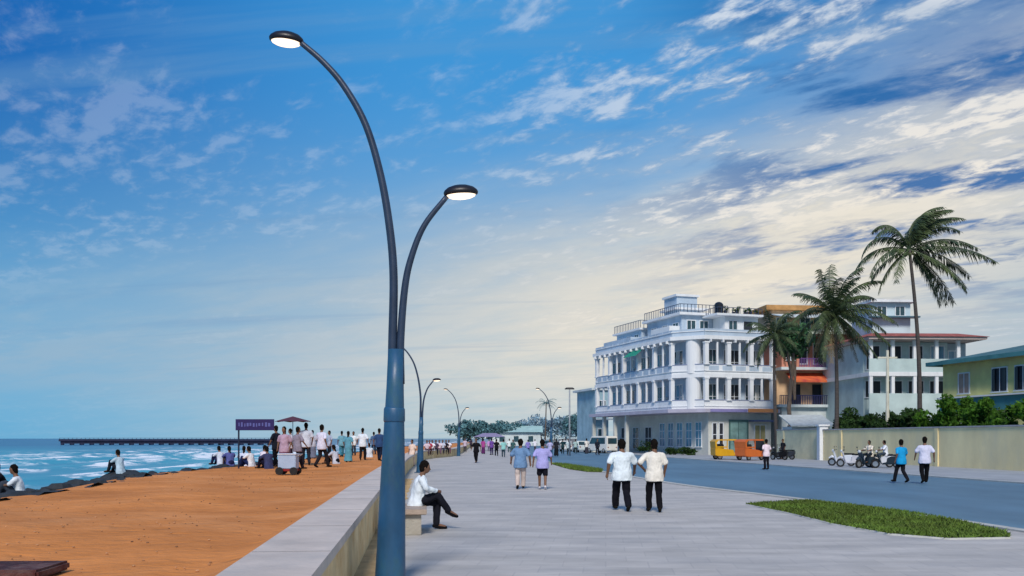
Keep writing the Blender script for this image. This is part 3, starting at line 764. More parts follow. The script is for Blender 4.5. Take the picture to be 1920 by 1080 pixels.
# reddish slabs at the near left corner of the sand
BR = mat('rust_stone', (.10,.022,.02), .85, .5, 5, .4, 14, c2=(.02,.008,.01), stain=(4,.6,(.24,.18,.16)))
sb = empty('stone_slab', (gx(50,8.05),8.05,BZ-.03), .04); tag(sb, 'dark red stone slab lying on the sand in the near left corner', 'slab')
obj('slab_top', MB().box(-.42,.33,-.5,.12,.05,.13), BR, sb, bevel=.02)
obj('slab_base', MB().box(-.36,.27,-.45,.06,-.05,.05), BR, sb)

# sitters on the sea wall where it bends
rs = random.Random(11); G2 = 'people sitting on the far bend of the sea wall'
cols = [('d8c2cc','5a4a58','pale pink shirt and mauve trousers, leftmost'),('b03a50','3a2028','crimson top'),('efeaf0','403848','bright white top'),('55465c','20202c','dark plum top'),('e5d2da','7a5a70','blush top'),('c9ccdc','2a2c40','silver blue top'),('2c2430','1a1a22','black top'),('f2e8ec','6e4a5c','cream top, rightmost'),]
for i,(s,l,lb) in enumerate(cols):
    d = 78.5+i*1.45; t_ = Vector((wx(d+1)-wx(d-1),2)).normalized()
    x = wx(d)-.10*t_.y; person(EDGE, (x, d+.10*t_.x, WT-.46), PI+.7-rs.uniform(.2,.9), s, l, 'person sitting on the far sea wall bend in '+lb, G2)
# far crowd on the promenade
G3 = 'far crowd on the promenade and road'
fc = [(872,118,'c7b6c4','3a3644','pale mauve shirt'),(883,150,'3a3040','1c1c28','dark plum shirt'),(906,104,'a7488c','5a2a5c','magenta shirt'),(917,125,'c99ad0','5a4a70','light orchid shirt'),(922,98,'6d4a9a','2f2850','violet shirt'),(955,115,'dfe8e6','3a5a5e','white shirt and grey green trousers'),(962,96,'3c5f60','20302e','dark green shirt'),(990,104,'8a7fc4','3c3a70','periwinkle shirt'),(1003,128,'eee9ee','4e4a58','bright white shirt'),(1031,84,'b6b4d8','33345a','pale lilac shirt'),(1043,92,'24262e','181a20','charcoal shirt'),(1055,105,'1f3a40','14242a','deep teal shirt'),(1066,98,'d8e4e0','2f3a3c','off white shirt by the single lamp'),(1079,110,'a8c0bc','2a3a3a','grey mint shirt'),(1100,108,'e6e0d6','3a3a44','cream shirt beside the far cars'),(1120,100,'1f2430','14161e','black blue shirt near the white van')]
for i,(px,d,s,l,lb) in enumerate(fc):
    person((STAND,STROLL,DRESS,LONG)[i%4] if i not in (5,8) else STROLL, (gx(px,d),d,0 if gx(px,d) < kx(d) else -.03), rs.uniform(-.6,.6)+(PI if i%3 == 0 else 0), s, l, 'distant standing figure with '+lb, G3, sc=rs.uniform(.97,1.06))

# purple canopy and mint roof in the distance
cn = empty('canopy_stall', (gx(918,132),132,0)); tag(cn, 'purple fabric canopy stall in the far crowd', 'stall')
cw = 2.3
mb = MB(); mb.add([(-cw,-2,2.0),(cw,-2,2.0),(cw,2,2.0),(-cw,2,2.0),(-cw*.4,0,2.55),(cw*.4,0,2.55)], [(0,1,5,4),(1,2,5),(2,3,4,5),(3,0,4)])
obj('canopy', mb, cloth('8f86a6'), cn)
for x in (-cw+.1,cw-.1):
    for y in (-1.9,1.9): obj('post', MB().tube([(x,y,0),(x,y,2.02)], .05, 6), PGREY, cn)

# ------------------------------------------------------------------ vegetation
def leaf(mb, c, n, size, rng, up_=.3):
    d = V((rng.gauss(0,1),rng.gauss(0,1),rng.gauss(0,.7)+up_)).normalized(); a = d.orthogonal().normalized(); a = Matrix.Rotation(rng.uniform(0,6.28),3,d) @ a; b_ = d.cross(a)
    l = size*rng.uniform(.6,1.3); w_ = l*.42
    mb.add([c-a*l, c+b_*w_, c+a*l, c-b_*w_], [(0,1,2,3)])
LEAF = {}
def leafmat(name, c, c2): return mat(name, c, .75, .3, .8, 0, c2=c2, island=.45, spec=.25)
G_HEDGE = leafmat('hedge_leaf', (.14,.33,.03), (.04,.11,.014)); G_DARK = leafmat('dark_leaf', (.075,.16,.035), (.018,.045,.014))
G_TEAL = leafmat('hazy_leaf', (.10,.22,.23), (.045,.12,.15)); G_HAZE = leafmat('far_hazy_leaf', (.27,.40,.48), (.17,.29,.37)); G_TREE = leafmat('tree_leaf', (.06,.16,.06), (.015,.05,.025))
BARK = mat('bark', (.13,.10,.08), .9, .35, 4, .4, 12); PBARK = mat('palm_bark', (.075,.065,.06), .9, .35, 3, .4, 10, stretch=(1,1,5))
STEMM = mat('twig', (.06,.05,.03), .9, .3, 5, .2)
def crown(rng, centre, rad, n, size, clumps=14):
    mb = MB(); cs = []
    for i in range(clumps):
        v = V((rng.gauss(0,1),rng.gauss(0,1),rng.gauss(0,1))).normalized()*rng.uniform(.35,.85)
        cs.append((V((v.x*rad[0],v.y*rad[1],v.z*rad[2]))+V(centre), rng.uniform(.28,.5)))
    for i in range(n):
        c, k = cs[rng.randrange(clumps)]
        v = V((rng.gauss(0,1),rng.gauss(0,1),rng.gauss(0,1))).normalized()*(rng.random()**.4)*k
        leaf(mb, c+V((v.x*rad[0],v.y*rad[1],v.z*rad[2])), 4, size, rng)
    return mb, cs
def tree(loc, h, rad, leafm, label, group, n=1500, size=.25, name='tree', seed=0, clumps=14):
    rng = random.Random(seed); r = empty(name, loc); tag(r, label, 'tree', group)
    mb, cs = crown(rng, (0,0,h-rad[2]), rad, n, size, clumps)
    tk = MB().tube([(0,0,-.1),(.05*h*rng.uniform(-1,1),0,h*.35),(0,0,h-rad[2])], [.020*h,.015*h,.009*h], 9)
    for c,k in cs[:6]: tk.tube([(0,0,h*.42),tuple((c+V((0,0,h*.5)))/2),tuple(c)], [.009*h,.006*h,.003*h], 6)
    obj('trunk', tk, BARK, r); obj('crown', mb, leafm, r)
def bush(loc, rad, leafm, label, group, n=700, size=.14, seed=0, name='hedge_bush'):
    rng = random.Random(seed); r = empty(name, loc); tag(r, label, 'bush', group)
    mb, cs = crown(rng, (0,0,rad[2]*.95), rad, n, size, 9)
    for c,k in cs[:4]: obj('stem', MB().tube([(rng.uniform(-.1,.1),rng.uniform(-.1,.1),-.05),tuple(c)], [.05,.015], 5), STEMM, r); obj('foliage', mb, leafm, r)
PALMLEAF = mat('palm_leaf', (.085,.11,.035), .6, .3, .8, 0, c2=(.016,.042,.022), island=.5, spec=.35)
DRYLEAF = mat('dry_palm_leaf', (.22,.17,.08), .8, .3, 1, 0, c2=(.10,.08,.04), island=.4)
def frond(mb, base, az_, elv, length, wind, rng, droop=1.0, nl=60, wdt=.85):
    p = V(base); d = V((cos(az_)*cos(elv), sin(az_)*cos(elv), sin(elv))); st = length/20; pts = [p.copy()]; ds_ = []
    for i in range(20):
        f = i/20; d = (d + V((wind*.055*(.4+f),0,-.085*droop*(.3+1.3*f)))).normalized(); p = p+d*st; pts.append(p.copy()); ds_.append(d.copy())
    mb.tube([tuple(q) for q in pts], [.05*(1-.9*i/20)+.006 for i in range(21)], 5)
    for i in range(nl):
        f = .10+.90*i/nl; k = min(19,int(f*20)); q = pts[k].lerp(pts[k+1], f*20-k); t_ = ds_[k]
        s_ = t_.cross(V((0,0,1))); s_ = s_.normalized() if s_.length > .05 else V((0,1,0))
        ln = wdt*(sin(pi*(.12+.82*f))**.6)*rng.choice((rng.uniform(.85,1.2),rng.uniform(.85,1.2),rng.uniform(.4,.8)))*length/4.2
        for sg_ in (-1,1):
            if rng.random() < .08: continue
            dd = (s_*sg_*.85+t_*.55+V((wind*.25,0,-.42-rng.uniform(0,.3)))).normalized()
            e = q+dd*ln*.55; g = e+(dd+V((wind*.15,0,-.55))).normalized()*ln*.5; wv = t_*.035*length/4.2
            mb.add([q-wv*.6, q+wv*.6, e+wv, e-wv, g], [(0,1,2,3),(3,2,4)])
def palm(loc, top, lean, fr, label, seed, nuts=True, dry=()):
    rng = random.Random(seed); r = empty('palm_tree', loc); tag(r, label, 'palm tree', 'coconut palms by the road')
    pts = []; rs_ = []
    for i in range(15):
        f = i/14; pts.append((lean[0]*f**1.6+lean[2]*sin(pi*f), lean[1]*f, top*f)); rs_.append(.19-.08*f+(.10*(1-f)**8))
    obj('trunk', MB().tube(pts, rs_, 12), PBARK, r, smooth=True)
    b = pts[-1]; mb = MB()
    for a, e, l, w_, dr in fr: frond(mb, b, a+rng.uniform(-.1,.1), e, l, w_, rng, dr)
    obj('crown', mb, PALMLEAF, r)
    if dry:
        mb = MB()
        for a, e, l, w_, dr in dry: frond(mb, b, a, e, l, w_, rng, dr, 30, .6)
        obj('dry_frond', mb, DRYLEAF, r)
    if nuts:
        for i in range(7):
            a = i*.9; obj('coconut', MB().ell((b[0]+.28*cos(a),b[1]+.28*sin(a),b[2]-.30-.12*(i%2)), (.11,.11,.14), 8, 6), mat('coconut', (.09,.10,.035), .6, .3, 3, .1), r)
    return r
fr1 = [(2.9,.85,4.6,.05,1.9),(2.6,1.2,4.2,.2,1.7),(3.3,1.05,4.0,.1,1.8),
       (1.2,1.25,4.6,1.5,.6),(.6,1.2,5.0,1.3,.65),(-.4,1.15,5.0,1.3,.7),(2.0,1.35,4.6,1.7,.6),(-1.4,1.3,4.6,1.6,.65),(.2,1.0,5.0,1.1,.85),(-2.2,1.3,4.4,1.6,.7),(.9,1.45,4.4,1.3,.55),(2.6,1.4,4.2,1.9,.6),(-.9,1.4,4.6,1.5,.6),(1.6,1.1,4.4,1.5,.8),
       (.1,.50,6.0,.9,.72),(-.2,.18,6.6,.9,.62),(.3,.08,6.0,.7,.8),(0,-.22,5.6,.4,.8),(-.5,-.40,5.4,.3,.8),(.4,-.55,5.6,.2,.8),(0,-.85,5.0,.1,.8),(.2,-.5,5.8,.3,.75),
       (3.0,.30,4.8,.0,1.2),(3.4,.05,4.6,.1,1.2),(2.8,-.25,4.4,.1,1.1),(3.9,-.4,4.0,.1,1.0),(3.1,-.6,4.2,.1,.9)]
palm((gx(1722,70),70,0), hz(468,70), (-.7,0,.25), fr1, 'taller wind blown coconut palm with bare trunk, right of the two', 5)
fr2 = []
rng2 = random.Random(21)
for i in range(36):
    e = 1.4-2.3*(i/35); fr2.append((i*2.4, e, rng2.uniform(3.7,5.1)*(.95 if e > .6 else 1), .55, .8 if e > .2 else .7))
palm((gx(1567,72),72,.02), hz(588,72), (-.1,0,.12), fr2, 'shorter bushy coconut palm in front of the reddish house', 9, dry=[(1.0,-.8,4.4,.1,.7),(4.2,-.9,4.6,.1,.7),(5.6,-.7,4.4,.1,.7),(2.6,-1.0,4.2,.1,.7),(.2,-.9,4.4,.1,.7),(3.4,-.8,4.0,.1,.7)])
fr3 = []
for i in range(24):
    e = 1.35-2.1*(i/23); fr3.append((i*2.4+.7, e, rng2.uniform(2.8,3.8), .45, .9))
palm((gx(1458,88),88,.0), hz(628,88), (-.3,0,-.2), fr3, 'shortest ragged coconut palm against the white corner building', 13, nuts=False, dry=[(3.4,-.8,3.4,.1,.7),(.6,-.9,3.4,.1,.7)])
tree((gx(1490,92),92,0), 13.6, (2.3,2.0,1.9), G_TREE, 'low leafy tree in front of the reddish house', 'trees by the houses', 3400, .22, seed=4, clumps=22)
# far trees, distance haze mixed into their leaf colours
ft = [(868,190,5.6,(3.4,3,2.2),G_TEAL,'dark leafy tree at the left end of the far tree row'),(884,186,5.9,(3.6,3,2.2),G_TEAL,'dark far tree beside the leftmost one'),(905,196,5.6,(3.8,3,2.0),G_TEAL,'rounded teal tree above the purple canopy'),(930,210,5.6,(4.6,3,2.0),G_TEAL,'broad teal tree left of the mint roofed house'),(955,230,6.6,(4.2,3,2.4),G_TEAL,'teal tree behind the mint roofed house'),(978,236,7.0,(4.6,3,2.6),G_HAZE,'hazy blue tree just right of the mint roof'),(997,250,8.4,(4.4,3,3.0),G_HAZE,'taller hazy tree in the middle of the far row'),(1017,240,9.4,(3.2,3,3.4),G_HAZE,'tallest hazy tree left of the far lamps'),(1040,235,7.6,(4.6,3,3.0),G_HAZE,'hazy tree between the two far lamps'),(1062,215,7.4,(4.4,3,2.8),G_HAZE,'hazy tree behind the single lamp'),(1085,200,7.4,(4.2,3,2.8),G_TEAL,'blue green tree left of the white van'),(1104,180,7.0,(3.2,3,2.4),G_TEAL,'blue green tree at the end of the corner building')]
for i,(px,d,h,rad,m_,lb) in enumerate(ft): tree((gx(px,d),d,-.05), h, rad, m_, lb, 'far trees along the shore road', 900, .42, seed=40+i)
for i,(px,d,h) in enumerate(((1022,230,10.8),)):
    rng = random.Random(i); r = empty('palm_tree', (gx(px,d),d,-.05)); tag(r, ('far palm head above the tallest hazy tree','far small palm above the mint roof')[i], 'palm tree', 'far palms')
    obj('trunk', MB().tube([(0,0,0),(.3,0,h)], [.2,.12], 6), BARK, r); mb = MB()
    for k in range(14): frond(mb, (.3,0,h), k*2.4, .9-.09*k, 3.2, .5, rng, 1.0, 16, .8)
    obj('crown', mb, G_TEAL, r)
r = empty('house', (gx(968,225),225,-.05)); tag(r, 'low house with pale mint roof beyond the crowd', 'house')
obj('wall', MB().box(-6,6,0,8,0,3.4), OFFW, r)
obj('roof', MB().sweep([(-.8,3.4),(8.8,3.4),(4,5.0)], -6.6, 6.6), mat('mint_roof', (.36,.54,.52), .7, .2, .5, .1), r)
for x in (-3.6,0,3.6): obj('window', MB().box(x-.6,x+.6,-.04,.02,1.0,2.4), GLASS, r)

# ------------------------------------------------------------------ compound wall, hedge
def oriented_wall(a, b_, h, th, m, label, name='compound_wall', panel=4.0, pil=None, cap=None):
    a, b_ = V(a), V(b_); L_ = (b_-a).length; r = empty(name, (a.x,a.y,0), atan2(b_.y-a.y,b_.x-a.x)); tag(r, label, 'wall')
    obj('wall_panel', MB().box(0,L_,-th/2,th/2,0,h), m, r)
    obj('coping', MB().box(-.03,L_+.03,-th/2-.06,th/2+.06,h,h+.10), cap or CONC, r, bevel=.015)
    x = .2
    while x < L_:
        obj('pilaster', MB().box(x-.18,x+.18,-th/2-.06,th/2+.06,0,h-.002), pil or m, r); x += panel
    return r
GWALL = mat('wall_grey_cream', (.92,.76,.42), .85, .16, .5, .2, 8, stain=(.55,.5,(.66,.60,.42)), stretch=(1,1,.5))
YWALL = mat('wall_cream', (.90,.78,.48), .85, .16, .6, .2, 8, stain=(.8,.4,(.48,.42,.28)))
def fx(d): return 32.7-.103*d
oriented_wall((fx(18),18,0), (fx(73),73,0), 2.42, .25, GWALL, 'long weathered grey cream compound wall beside the parked scooters', panel=13.0)
oriented_wall((fx(73.9)+.2,73.9,0), (fx(84)+.6,84,0), 2.5, .25, YWALL, 'short pale yellow compound wall near the corner building', panel=8.2)
gp = empty('gate_pillar', (fx(73.4),73.4,0)); tag(gp, 'white square gate pillar between the two compound walls', 'pillar')
obj('shaft', MB().box(-.35,.35,-.35,.35,0,2.75), WHITE, gp, bevel=.02); obj('cap', MB().box(-.45,.45,-.45,.45,2.75,2.9), WHITE, gp, bevel=.02)
HB = ['bright green bush over the wall at the right picture edge','bright leafy bush beside the rightmost one','yellow green bush below the yellow house','wide bright bush under the teal band','green bush left of the yellow house','bushy clump right of the tall palm trunk','dense bush at the foot of the tall palm','dark bush right of the cream pole','dark bush left of the cream pole','deep green bush behind the parked scooters','dark bush right of the short palm trunk','dark bush at the gate pillar']
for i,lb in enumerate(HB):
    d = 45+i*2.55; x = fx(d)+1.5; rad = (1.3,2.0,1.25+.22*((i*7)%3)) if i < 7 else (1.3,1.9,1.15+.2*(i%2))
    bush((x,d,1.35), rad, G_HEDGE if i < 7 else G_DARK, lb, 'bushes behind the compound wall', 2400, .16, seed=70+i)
bank = MB(); bank.box(0,30,0,4,-.05,1.42)
bk = obj('garden_bank', bank, SOIL, loc=(fx(44)+.25,44,0)); 
bk.data.transform(Matrix.Rotation(pi/2+.103,4,'Z') @ Matrix.Scale(-1,4,(0,1,0))); bk.data.flip_normals(); struct(bk)
bush((gx(1800,72),72,1.4), (1.3,1.2,2.0), G_HEDGE, 'tall dark shrub standing up in front of the yellow house', 'bushes behind the compound wall', 1100, .16, seed=99)
bush((gx(1290,95),95,.0), (1.5,.8,.45), G_DARK, 'low clipped shrub under the tall blue windows', 'shrubs at the corner building', 700, .12, seed=101, name='shrub')
bush((gx(1265,97.5),97.5,.0), (1.5,.8,.45), G_DARK, 'low shrub left of the blue windows', 'shrubs at the corner building', 700, .12, seed=102, name='shrub')
bush((gx(1215,104),104,.0), (1.6,.8,.7), G_DARK, 'dark rounded shrub behind the two nearest walkers', 'shrubs at the corner building', 700, .14, seed=103, name='shrub')

# ------------------------------------------------------------------ buildings
FRAMEW = mat('window_frame_white', (.70,.73,.76), .6, .1, 2, .03)
def win_mesh(w_, h, nv=2, nh=1, t=.07):
    """frame in the XZ plane, facing -Y, origin at bottom centre"""
    f = MB()
    f.box(-w_/2-.09,-w_/2,-.07,.03,-.0,h); f.box(w_/2,w_/2+.09,-.07,.03,0,h)
    f.box(-w_/2-.09,w_/2+.09,-.07,.03,h,h+.10); f.box(-w_/2-.15,w_/2+.15,-.13,.03,-.10,-.001)
    for i in range(1,nv): x = -w_/2+w_*i/nv; f.box(x-t/2,x+t/2,-.045,.01,0,h)
    for i in range(1,nh): z = h*i/nh; f.box(-w_/2,w_/2,-.04,.008,z-t/2,z+t/2)
    return f.mesh('window'), MB().box(-w_/2,w_/2,-.02,.0,0,h).mesh('pane')
WCACHE = {}
def window(root, x, y, z, w_, h, rz=0, nv=2, nh=1, glass=None, frame=None, name='window'):
    key = (w_,h,nv,nh)
    if key not in WCACHE: WCACHE[key] = win_mesh(*key)
    f = link(name, WCACHE[key][0], frame or FRAMEW, root, loc=(x,y,z), rz=rz)
    link('pane', WCACHE[key][1], glass or GLASS, f)
    return f
def railpath(path, z0, z1, th):
    mb = MB()
    for (x0,y0),(x1,y1) in zip(path, path[1:]):
        L_ = sqrt((x1-x0)**2+(y1-y0)**2); k = len(mb.v); mb.box(0,L_-.002,-th/2,th/2,z0,z1)
        mb.xf(Matrix.Translation((x0,y0,0)) @ Matrix.Rotation(atan2(y1-y0,x1-x0),4,'Z'), k)
    return mb
# --- white corner building
mbld = empty('hotel_building', (21,97,0), atan2(.33,1))
tag(mbld, 'large white corner building with stacked balconies and rooftop rooms', 'building')
FP = [(-3,23),(-3,2.4),(-.7,-.4),(8,-.4),(8,23)]
def grow(e): return [(-3-e,23+e),(-3-e,2.4-e*.4),(-.7-e*.4,-.4-e),(8+e*.3,-.4-e),(8+e*.3,23+e)]
GWHITE = mat('ground_floor_plaster', (.62,.63,.58), .85, .18, .5, .1, 9, stain=(.7,.4,(.42,.44,.36)))
BLUEW = mat('bluish_plaster', (.46,.56,.66), .85, .18, .5, .1, 9, stain=(.9,.55,(.34,.42,.50)), stretch=(1,1,.22))
obj('ground_floor_wall', MB().box(0,7.8,0,24,0,4.55), GWHITE, mbld)
obj('upper_wall', MB().box(-1.3,7.7,1.2,22.8,4.95,12.4), BLUEW, mbld)
obj('canopy_slab', MB().prism(grow(.7), 4.55, 4.93), mat('mauve_slab', (.45,.43,.52), .8, .15, .6, .1), mbld)
obj('floor_slab', MB().prism(grow(.15), 8.30, 8.72), WHITE, mbld)
obj('roof_slab', MB().prism(grow(.35), 12.35, 12.75), WHITE, mbld)
path = FP[:-1]
obj('balustrade', railpath(path, 4.932, 5.85, .14), WHITE, mbld)
obj('balustrade', railpath(path, 8.722, 9.65, .14), WHITE, mbld)
obj('parapet', railpath(path, 12.752, 13.5, .14), BLUEW, mbld)
for z in (5.86,9.66): obj('hand_rail', railpath(path, z, z+.08, .22), paint('8a93b0'), mbld)
colm = MB().box(-.22,.22,-.22,.22,.1,2.3).box(-.30,.30,-.28,.28,2.3,2.46).box(-.30,.30,-.28,.28,0,.1).mesh('column')
slim = MB().box(-.09,.09,-.09,.09,0,2.46).mesh('slim_column')
for z in (5.85,9.77):
    for i in range(6): link('column', colm, WHITE, mbld, loc=(-2.96,2.6+i*4.02,z-.02 if z < 6 else z-.12))
    for i in range(5): link('slim_column', slim, WHITE, mbld, loc=(-2.98,4.61+i*4.02,z-.02 if z < 6 else z-.12))
    for x in (.85,3.6,6.35): link('slim_column', slim, WHITE, mbld, loc=(x,-.38,z-.02 if z < 6 else z-.12))
    for x in (-.5,2.2,5.0,7.7): link('column', colm, WHITE, mbld, loc=(x,-.38,z-.02 if z < 6 else z-.12))
for z in (5.0,8.75):
    for i in range(5): window(mbld, -1.3, 4.6+i*4.02, z+.05, 2.9, 2.6, -PI/2, 4, 2, (GLASS,BLUEGL)[(i*3+int(z))%2])
    for k,x in enumerate((.9,3.6,6.3)): window(mbld, x, 1.2, z+.05, 1.9, 2.6, 0, 3, 2, (GLASS,DARK)[k%2])
# mouldings, pilasters, brackets and curtains
for z,e in ((8.95,.24),(13.2,.22),(5.2,.2)): obj('moulding', railpath(path, z, z+.09, .14+e*.7), WHITE, mbld)
for z0_,z1_ in ((9.05,9.55),(13.28,13.46)):
    pp = [(-3.09,22.8),(-3.09,2.4)]
    for i in range(12): obj('parapet_panel', MB().box(-3.12,-3.072,2.9+i*1.65,4.1+i*1.65,z0_,z1_), BLUEW, mbld)
    for i in range(5): obj('parapet_panel', MB().box(-.2+i*1.65,1.0+i*1.65,-.515,-.472,z0_,z1_), BLUEW, mbld)
for i in range(14): obj('bracket', MB().box(-3.55,-3.0,2.8+i*1.5,2.95+i*1.5,12.05,12.348), WHITE, mbld)
for i in range(6): obj('bracket', MB().box(-.2+i*1.5,-.05+i*1.5,-.85,-.41,12.05,12.348), WHITE, mbld)
CURT = mat('curtain', (.55,.56,.52), .9, .3, 3, .2)
crng = random.Random(5)
for z in (5.05,8.8):
    for i in range(5):
        y = 4.6+i*4.02+crng.choice((-.9,-.3,.5,1.0)); obj('curtain', MB().box(-1.335,-1.325,y-.33,y+.33,z+crng.uniform(.0,.8),z+2.58), CURT, mbld)
    for x in (.5,3.2,6.8): obj('curtain', MB().box(x-.28,x+.28,1.165,1.175,z+crng.uniform(0,.7),z+2.58), CURT, mbld)
RAILM = paint('3a4660')
def rail(x0,x1,y0,y1,z,h=.95):
    path_ = [(x0,y1),(x0,y0),(x1,y0)]; mb = railpath(path_, z+h-.06, z+h, .06)
    for (ax,ay),(bx,by) in zip(path_, path_[1:]):
        L_ = max(abs(bx-ax),abs(by-ay)); n_ = int(L_/.45)
        for q in range(n_+1): X_ = ax+(bx-ax)*q/n_; Y_ = ay+(by-ay)*q/n_; mb.box(X_-.025,X_+.025,Y_-.025,Y_+.025,z,z+h-.03)
    obj('roof_railing', mb, RAILM, mbld)
rail(-1.2,4.8,3.95,12.7,15.78); rail(-1.4,5.1,13.4,20.8,15.12); rail(1.8,7.4,1.1,4.0,15.42,.7)
obj('terrace_step', MB().box(-2.6,-.95,13.6,21.5,12.75,14.0), BLUEW, mbld)
obj('terrace_step', MB().box(-2.2,-.92,4.6,9.0,12.75,14.3), WHITE, mbld)
ac = paint('d5d8d6')
for x,y,z in ((-1.75,6.9,5.9),(-1.75,14.9,9.8),(-1.75,18.9,5.9)): obj('air_conditioner', MB().box(x,x+.42,y-.4,y+.4,z,z+.55), ac, mbld, bevel=.02)
# round column at the chamfer
for za,zb in ((4.94,8.29),(8.73,12.34)): obj('corner_column', MB().tube([(-1.2,1.1,za),(-1.2,1.1,zb)], .8, 20), WHITE, mbld)
# green awning and sign panels
mb = MB(); mb.add([(-3.2,9,12.1),(-3.2,12.4,12.1),(-4.2,12.4,11.3),(-4.2,9,11.3)], [(0,1,2,3)]); obj('awning', mb, cloth('2f8f78'), mbld)
obj('fascia_panel', MB().box(4.2,7.9,-1.16,-1.115,4.58,4.98), paint('c98a5a'), mbld); obj('fascia_panel', MB().box(-.4,4.1,-1.16,-1.115,4.6,4.9), paint('8d86b8'), mbld)
# ground floor openings
for i in range(5): window(mbld, 0, 2.0+i*2.1, .9, 1.2, 2.6, -PI/2, 2, 3, BLUEGL)
for i in range(3): window(mbld, 0, 14+i*3.4, .5, 1.6, 2.6, -PI/2, 2, 2, (DARK,GLASS)[i%2])
for x in (.75,1.55): window(mbld, x, 0, 1.0, .42, 2.4, 0, 1, 2, DARK)
ent = obj('entrance', MB().box(2.5,2.65,-.12,.03,0,3.6).box(4.75,4.9,-.12,.03,0,3.6).box(2.5,4.9,-.12,.03,3.6,3.8).box(3.66,3.72,-.06,.02,0,3.6), paint('4a6a68'), mbld)
for xa,xb in ((2.65,3.659),(3.721,4.75)): obj('pane', MB().box(xa,xb,-.03,.0,.05,3.6), mat('green_glass', (.20,.34,.32), .2, .4, .8, 0, spec=.7), ent)
window(mbld, 6.4, 0, 1.0, 1.3, 2.2, 0, 2, 1, mat('amber_glass', (.35,.32,.16), .3, .4, 1, 0))
obj('porch', MB().box(5.0,7.9,-1.0,-.001,3.6,3.75), paint('3c4a78'), mbld)
for i in range(4): obj('arcade_pier', MB().box(-3.3,-2.9,13.4+i*3.3,13.8+i*3.3,0,4.548), GWHITE, mbld)
# rooftop rooms
obj('rooftop_room', MB().box(-.9,4.6,4.2,12.5,12.75,15.5), BLUEW, mbld)
obj('rooftop_slab', MB().box(-1.4,5.0,3.7,13,15.5,15.78), WHITE, mbld)
obj('rooftop_room', MB().box(-1.2,5,13.5,20.5,12.75,14.9), BLUEW, mbld)
obj('rooftop_slab', MB().box(-1.6,5.3,13.2,21,14.9,15.12), WHITE, mbld)
obj('stair_tower', MB().box(-.4,2.2,6.2,9.2,15.78,17.9), BLUEW, mbld)
obj('stair_tower_slab', MB().box(-.8,3.4,5.8,9.6,16.4,16.62), WHITE, mbld); obj('stair_tower_slab', MB().box(-.6,2.4,6.0,9.4,17.9,18.15), WHITE, mbld)
obj('rooftop_room', MB().box(3.0,7.2,1.6,4.1,12.75,15.2), WHITE, mbld)
obj('rooftop_slab', MB().box(1.6,7.6,.9,4.15,15.2,15.42), WHITE, mbld)
window(mbld, 4.0, 1.6, 13.3, 1.0, 1.4, 0, 2, 1); window(mbld, 5.9, 1.6, 13.0, 1.1, 1.7, 0, 1, 1, DARK)
for y in (5.5,8,10.8): window(mbld, -.9, y, 13.5, 1.2, 1.2, -PI/2, 2, 1)
for y in (14.8,17,19.2): window(mbld, -1.2, y, 13.4, 1.0, 1.0, -PI/2, 2, 1)
for x in (.3,1.9): window(mbld, x, 4.2, 13.6, 1.0, 1.3, 0, 2, 1)
tk = empty('water_tank', (0,0,0)); tag(tk, 'black water tank at the left of the corner building rooftop row', 'tank')
RM = Matrix.Translation((21,97,0)) @ Matrix.Rotation(atan2(.33,1),4,'Z')
tk.location = RM @ V((2.3,1.7,15.42)); obj('barrel', MB().tube([(0,0,0),(0,0,1.0),(0,0,1.2),(0,0,1.3)], [.5,.5,.35,.15], 14), paint('141820'), tk)
for i,(x,lb) in enumerate(((3.0,'dark roof planter next to the black tank'),(3.8,'second roof planter from the black tank'),(4.6,'middle roof planter above the corner building'),(5.4,'fourth roof planter from the black tank'),(6.2,'fifth roof planter from the black tank'),(6.9,'last roof planter near the orange roof'))):
    p = empty('planter', RM @ V((x+(.0,.25,-.1,.2,-.05,.1)[i],1.5,15.42))); p.scale = (1,1,(1,.75,1.2,.85,1.05,.7)[i]); tag(p, lb, 'planter', 'planters on the hotel roof edge')
    obj('pot', MB().tube([(0,0,0),(0,0,.35)], [.16,.22], 10), paint('2a2d38'), p)
    m2, _ = crown(random.Random(i), (0,0,.6), (.34,.3,.34), 90, .11, 6); obj('plant', m2, G_DARK, p)
# --- blue green house at the far end
r = empty('house', (gx(1112,128),128,0), .25); tag(r, 'narrow blue green house at the far end of the white corner building', 'house')
TEALW = mat('teal_wall', (.34,.50,.56), .8, .2, .5, .1, stain=(.8,.4,(.06,.18,.24)))
obj('wall', MB().box(.3,2.3,0,8,0,8.6), TEALW, r); obj('roof', MB().box(-.3,2.9,-.3,8.3,8.6,8.9), OFFW, r)
obj('balcony', MB().box(-.2,2.7,-1.0,-.001,4.4,4.6), OFFW, r)
for z in (1.2,5.2): window(r, 1.3, 0, z, 1.1, 1.9, 0, 2, 1)
# --- reddish house
rb = empty('house', (29.6,99.5,0), .10); tag(rb, 'reddish pink house with navy railings and a red orange awning', 'house')
PINK = mat('pink_wall', (.58,.24,.16), .85, .22, .5, .15, 8, stain=(.7,.5,(.26,.12,.10))); CREAMW = mat('cream_wall', (.74,.50,.30), .85, .2, .6, .1)
obj('ground_floor_wall', MB().box(0,8.6,0,12,0,5.2), OFFW, rb)
obj('middle_wall', MB().box(0,8.6,1.4,12,5.5,9.3), CREAMW, rb)
obj('upper_wall', MB().prism([(0,0),(2,0),(2,2.2),(6.4,2.2),(6.4,0),(8.6,0),(8.6,12),(0,12)], 9.6, 13.2), PINK, rb)
obj('floor_slab', MB().box(-.5,9.0,-.5,12,5.2,5.5), OFFW, rb); obj('floor_slab', MB().box(-.2,8.8,-.4,12,9.3,9.6), OFFW, rb)
obj('roof_slab', MB().box(-.4,9.0,-.9,12.2,13.2,13.5), mat('pale_green_slab', (.55,.62,.50), .8, .15, .6, .1), rb)
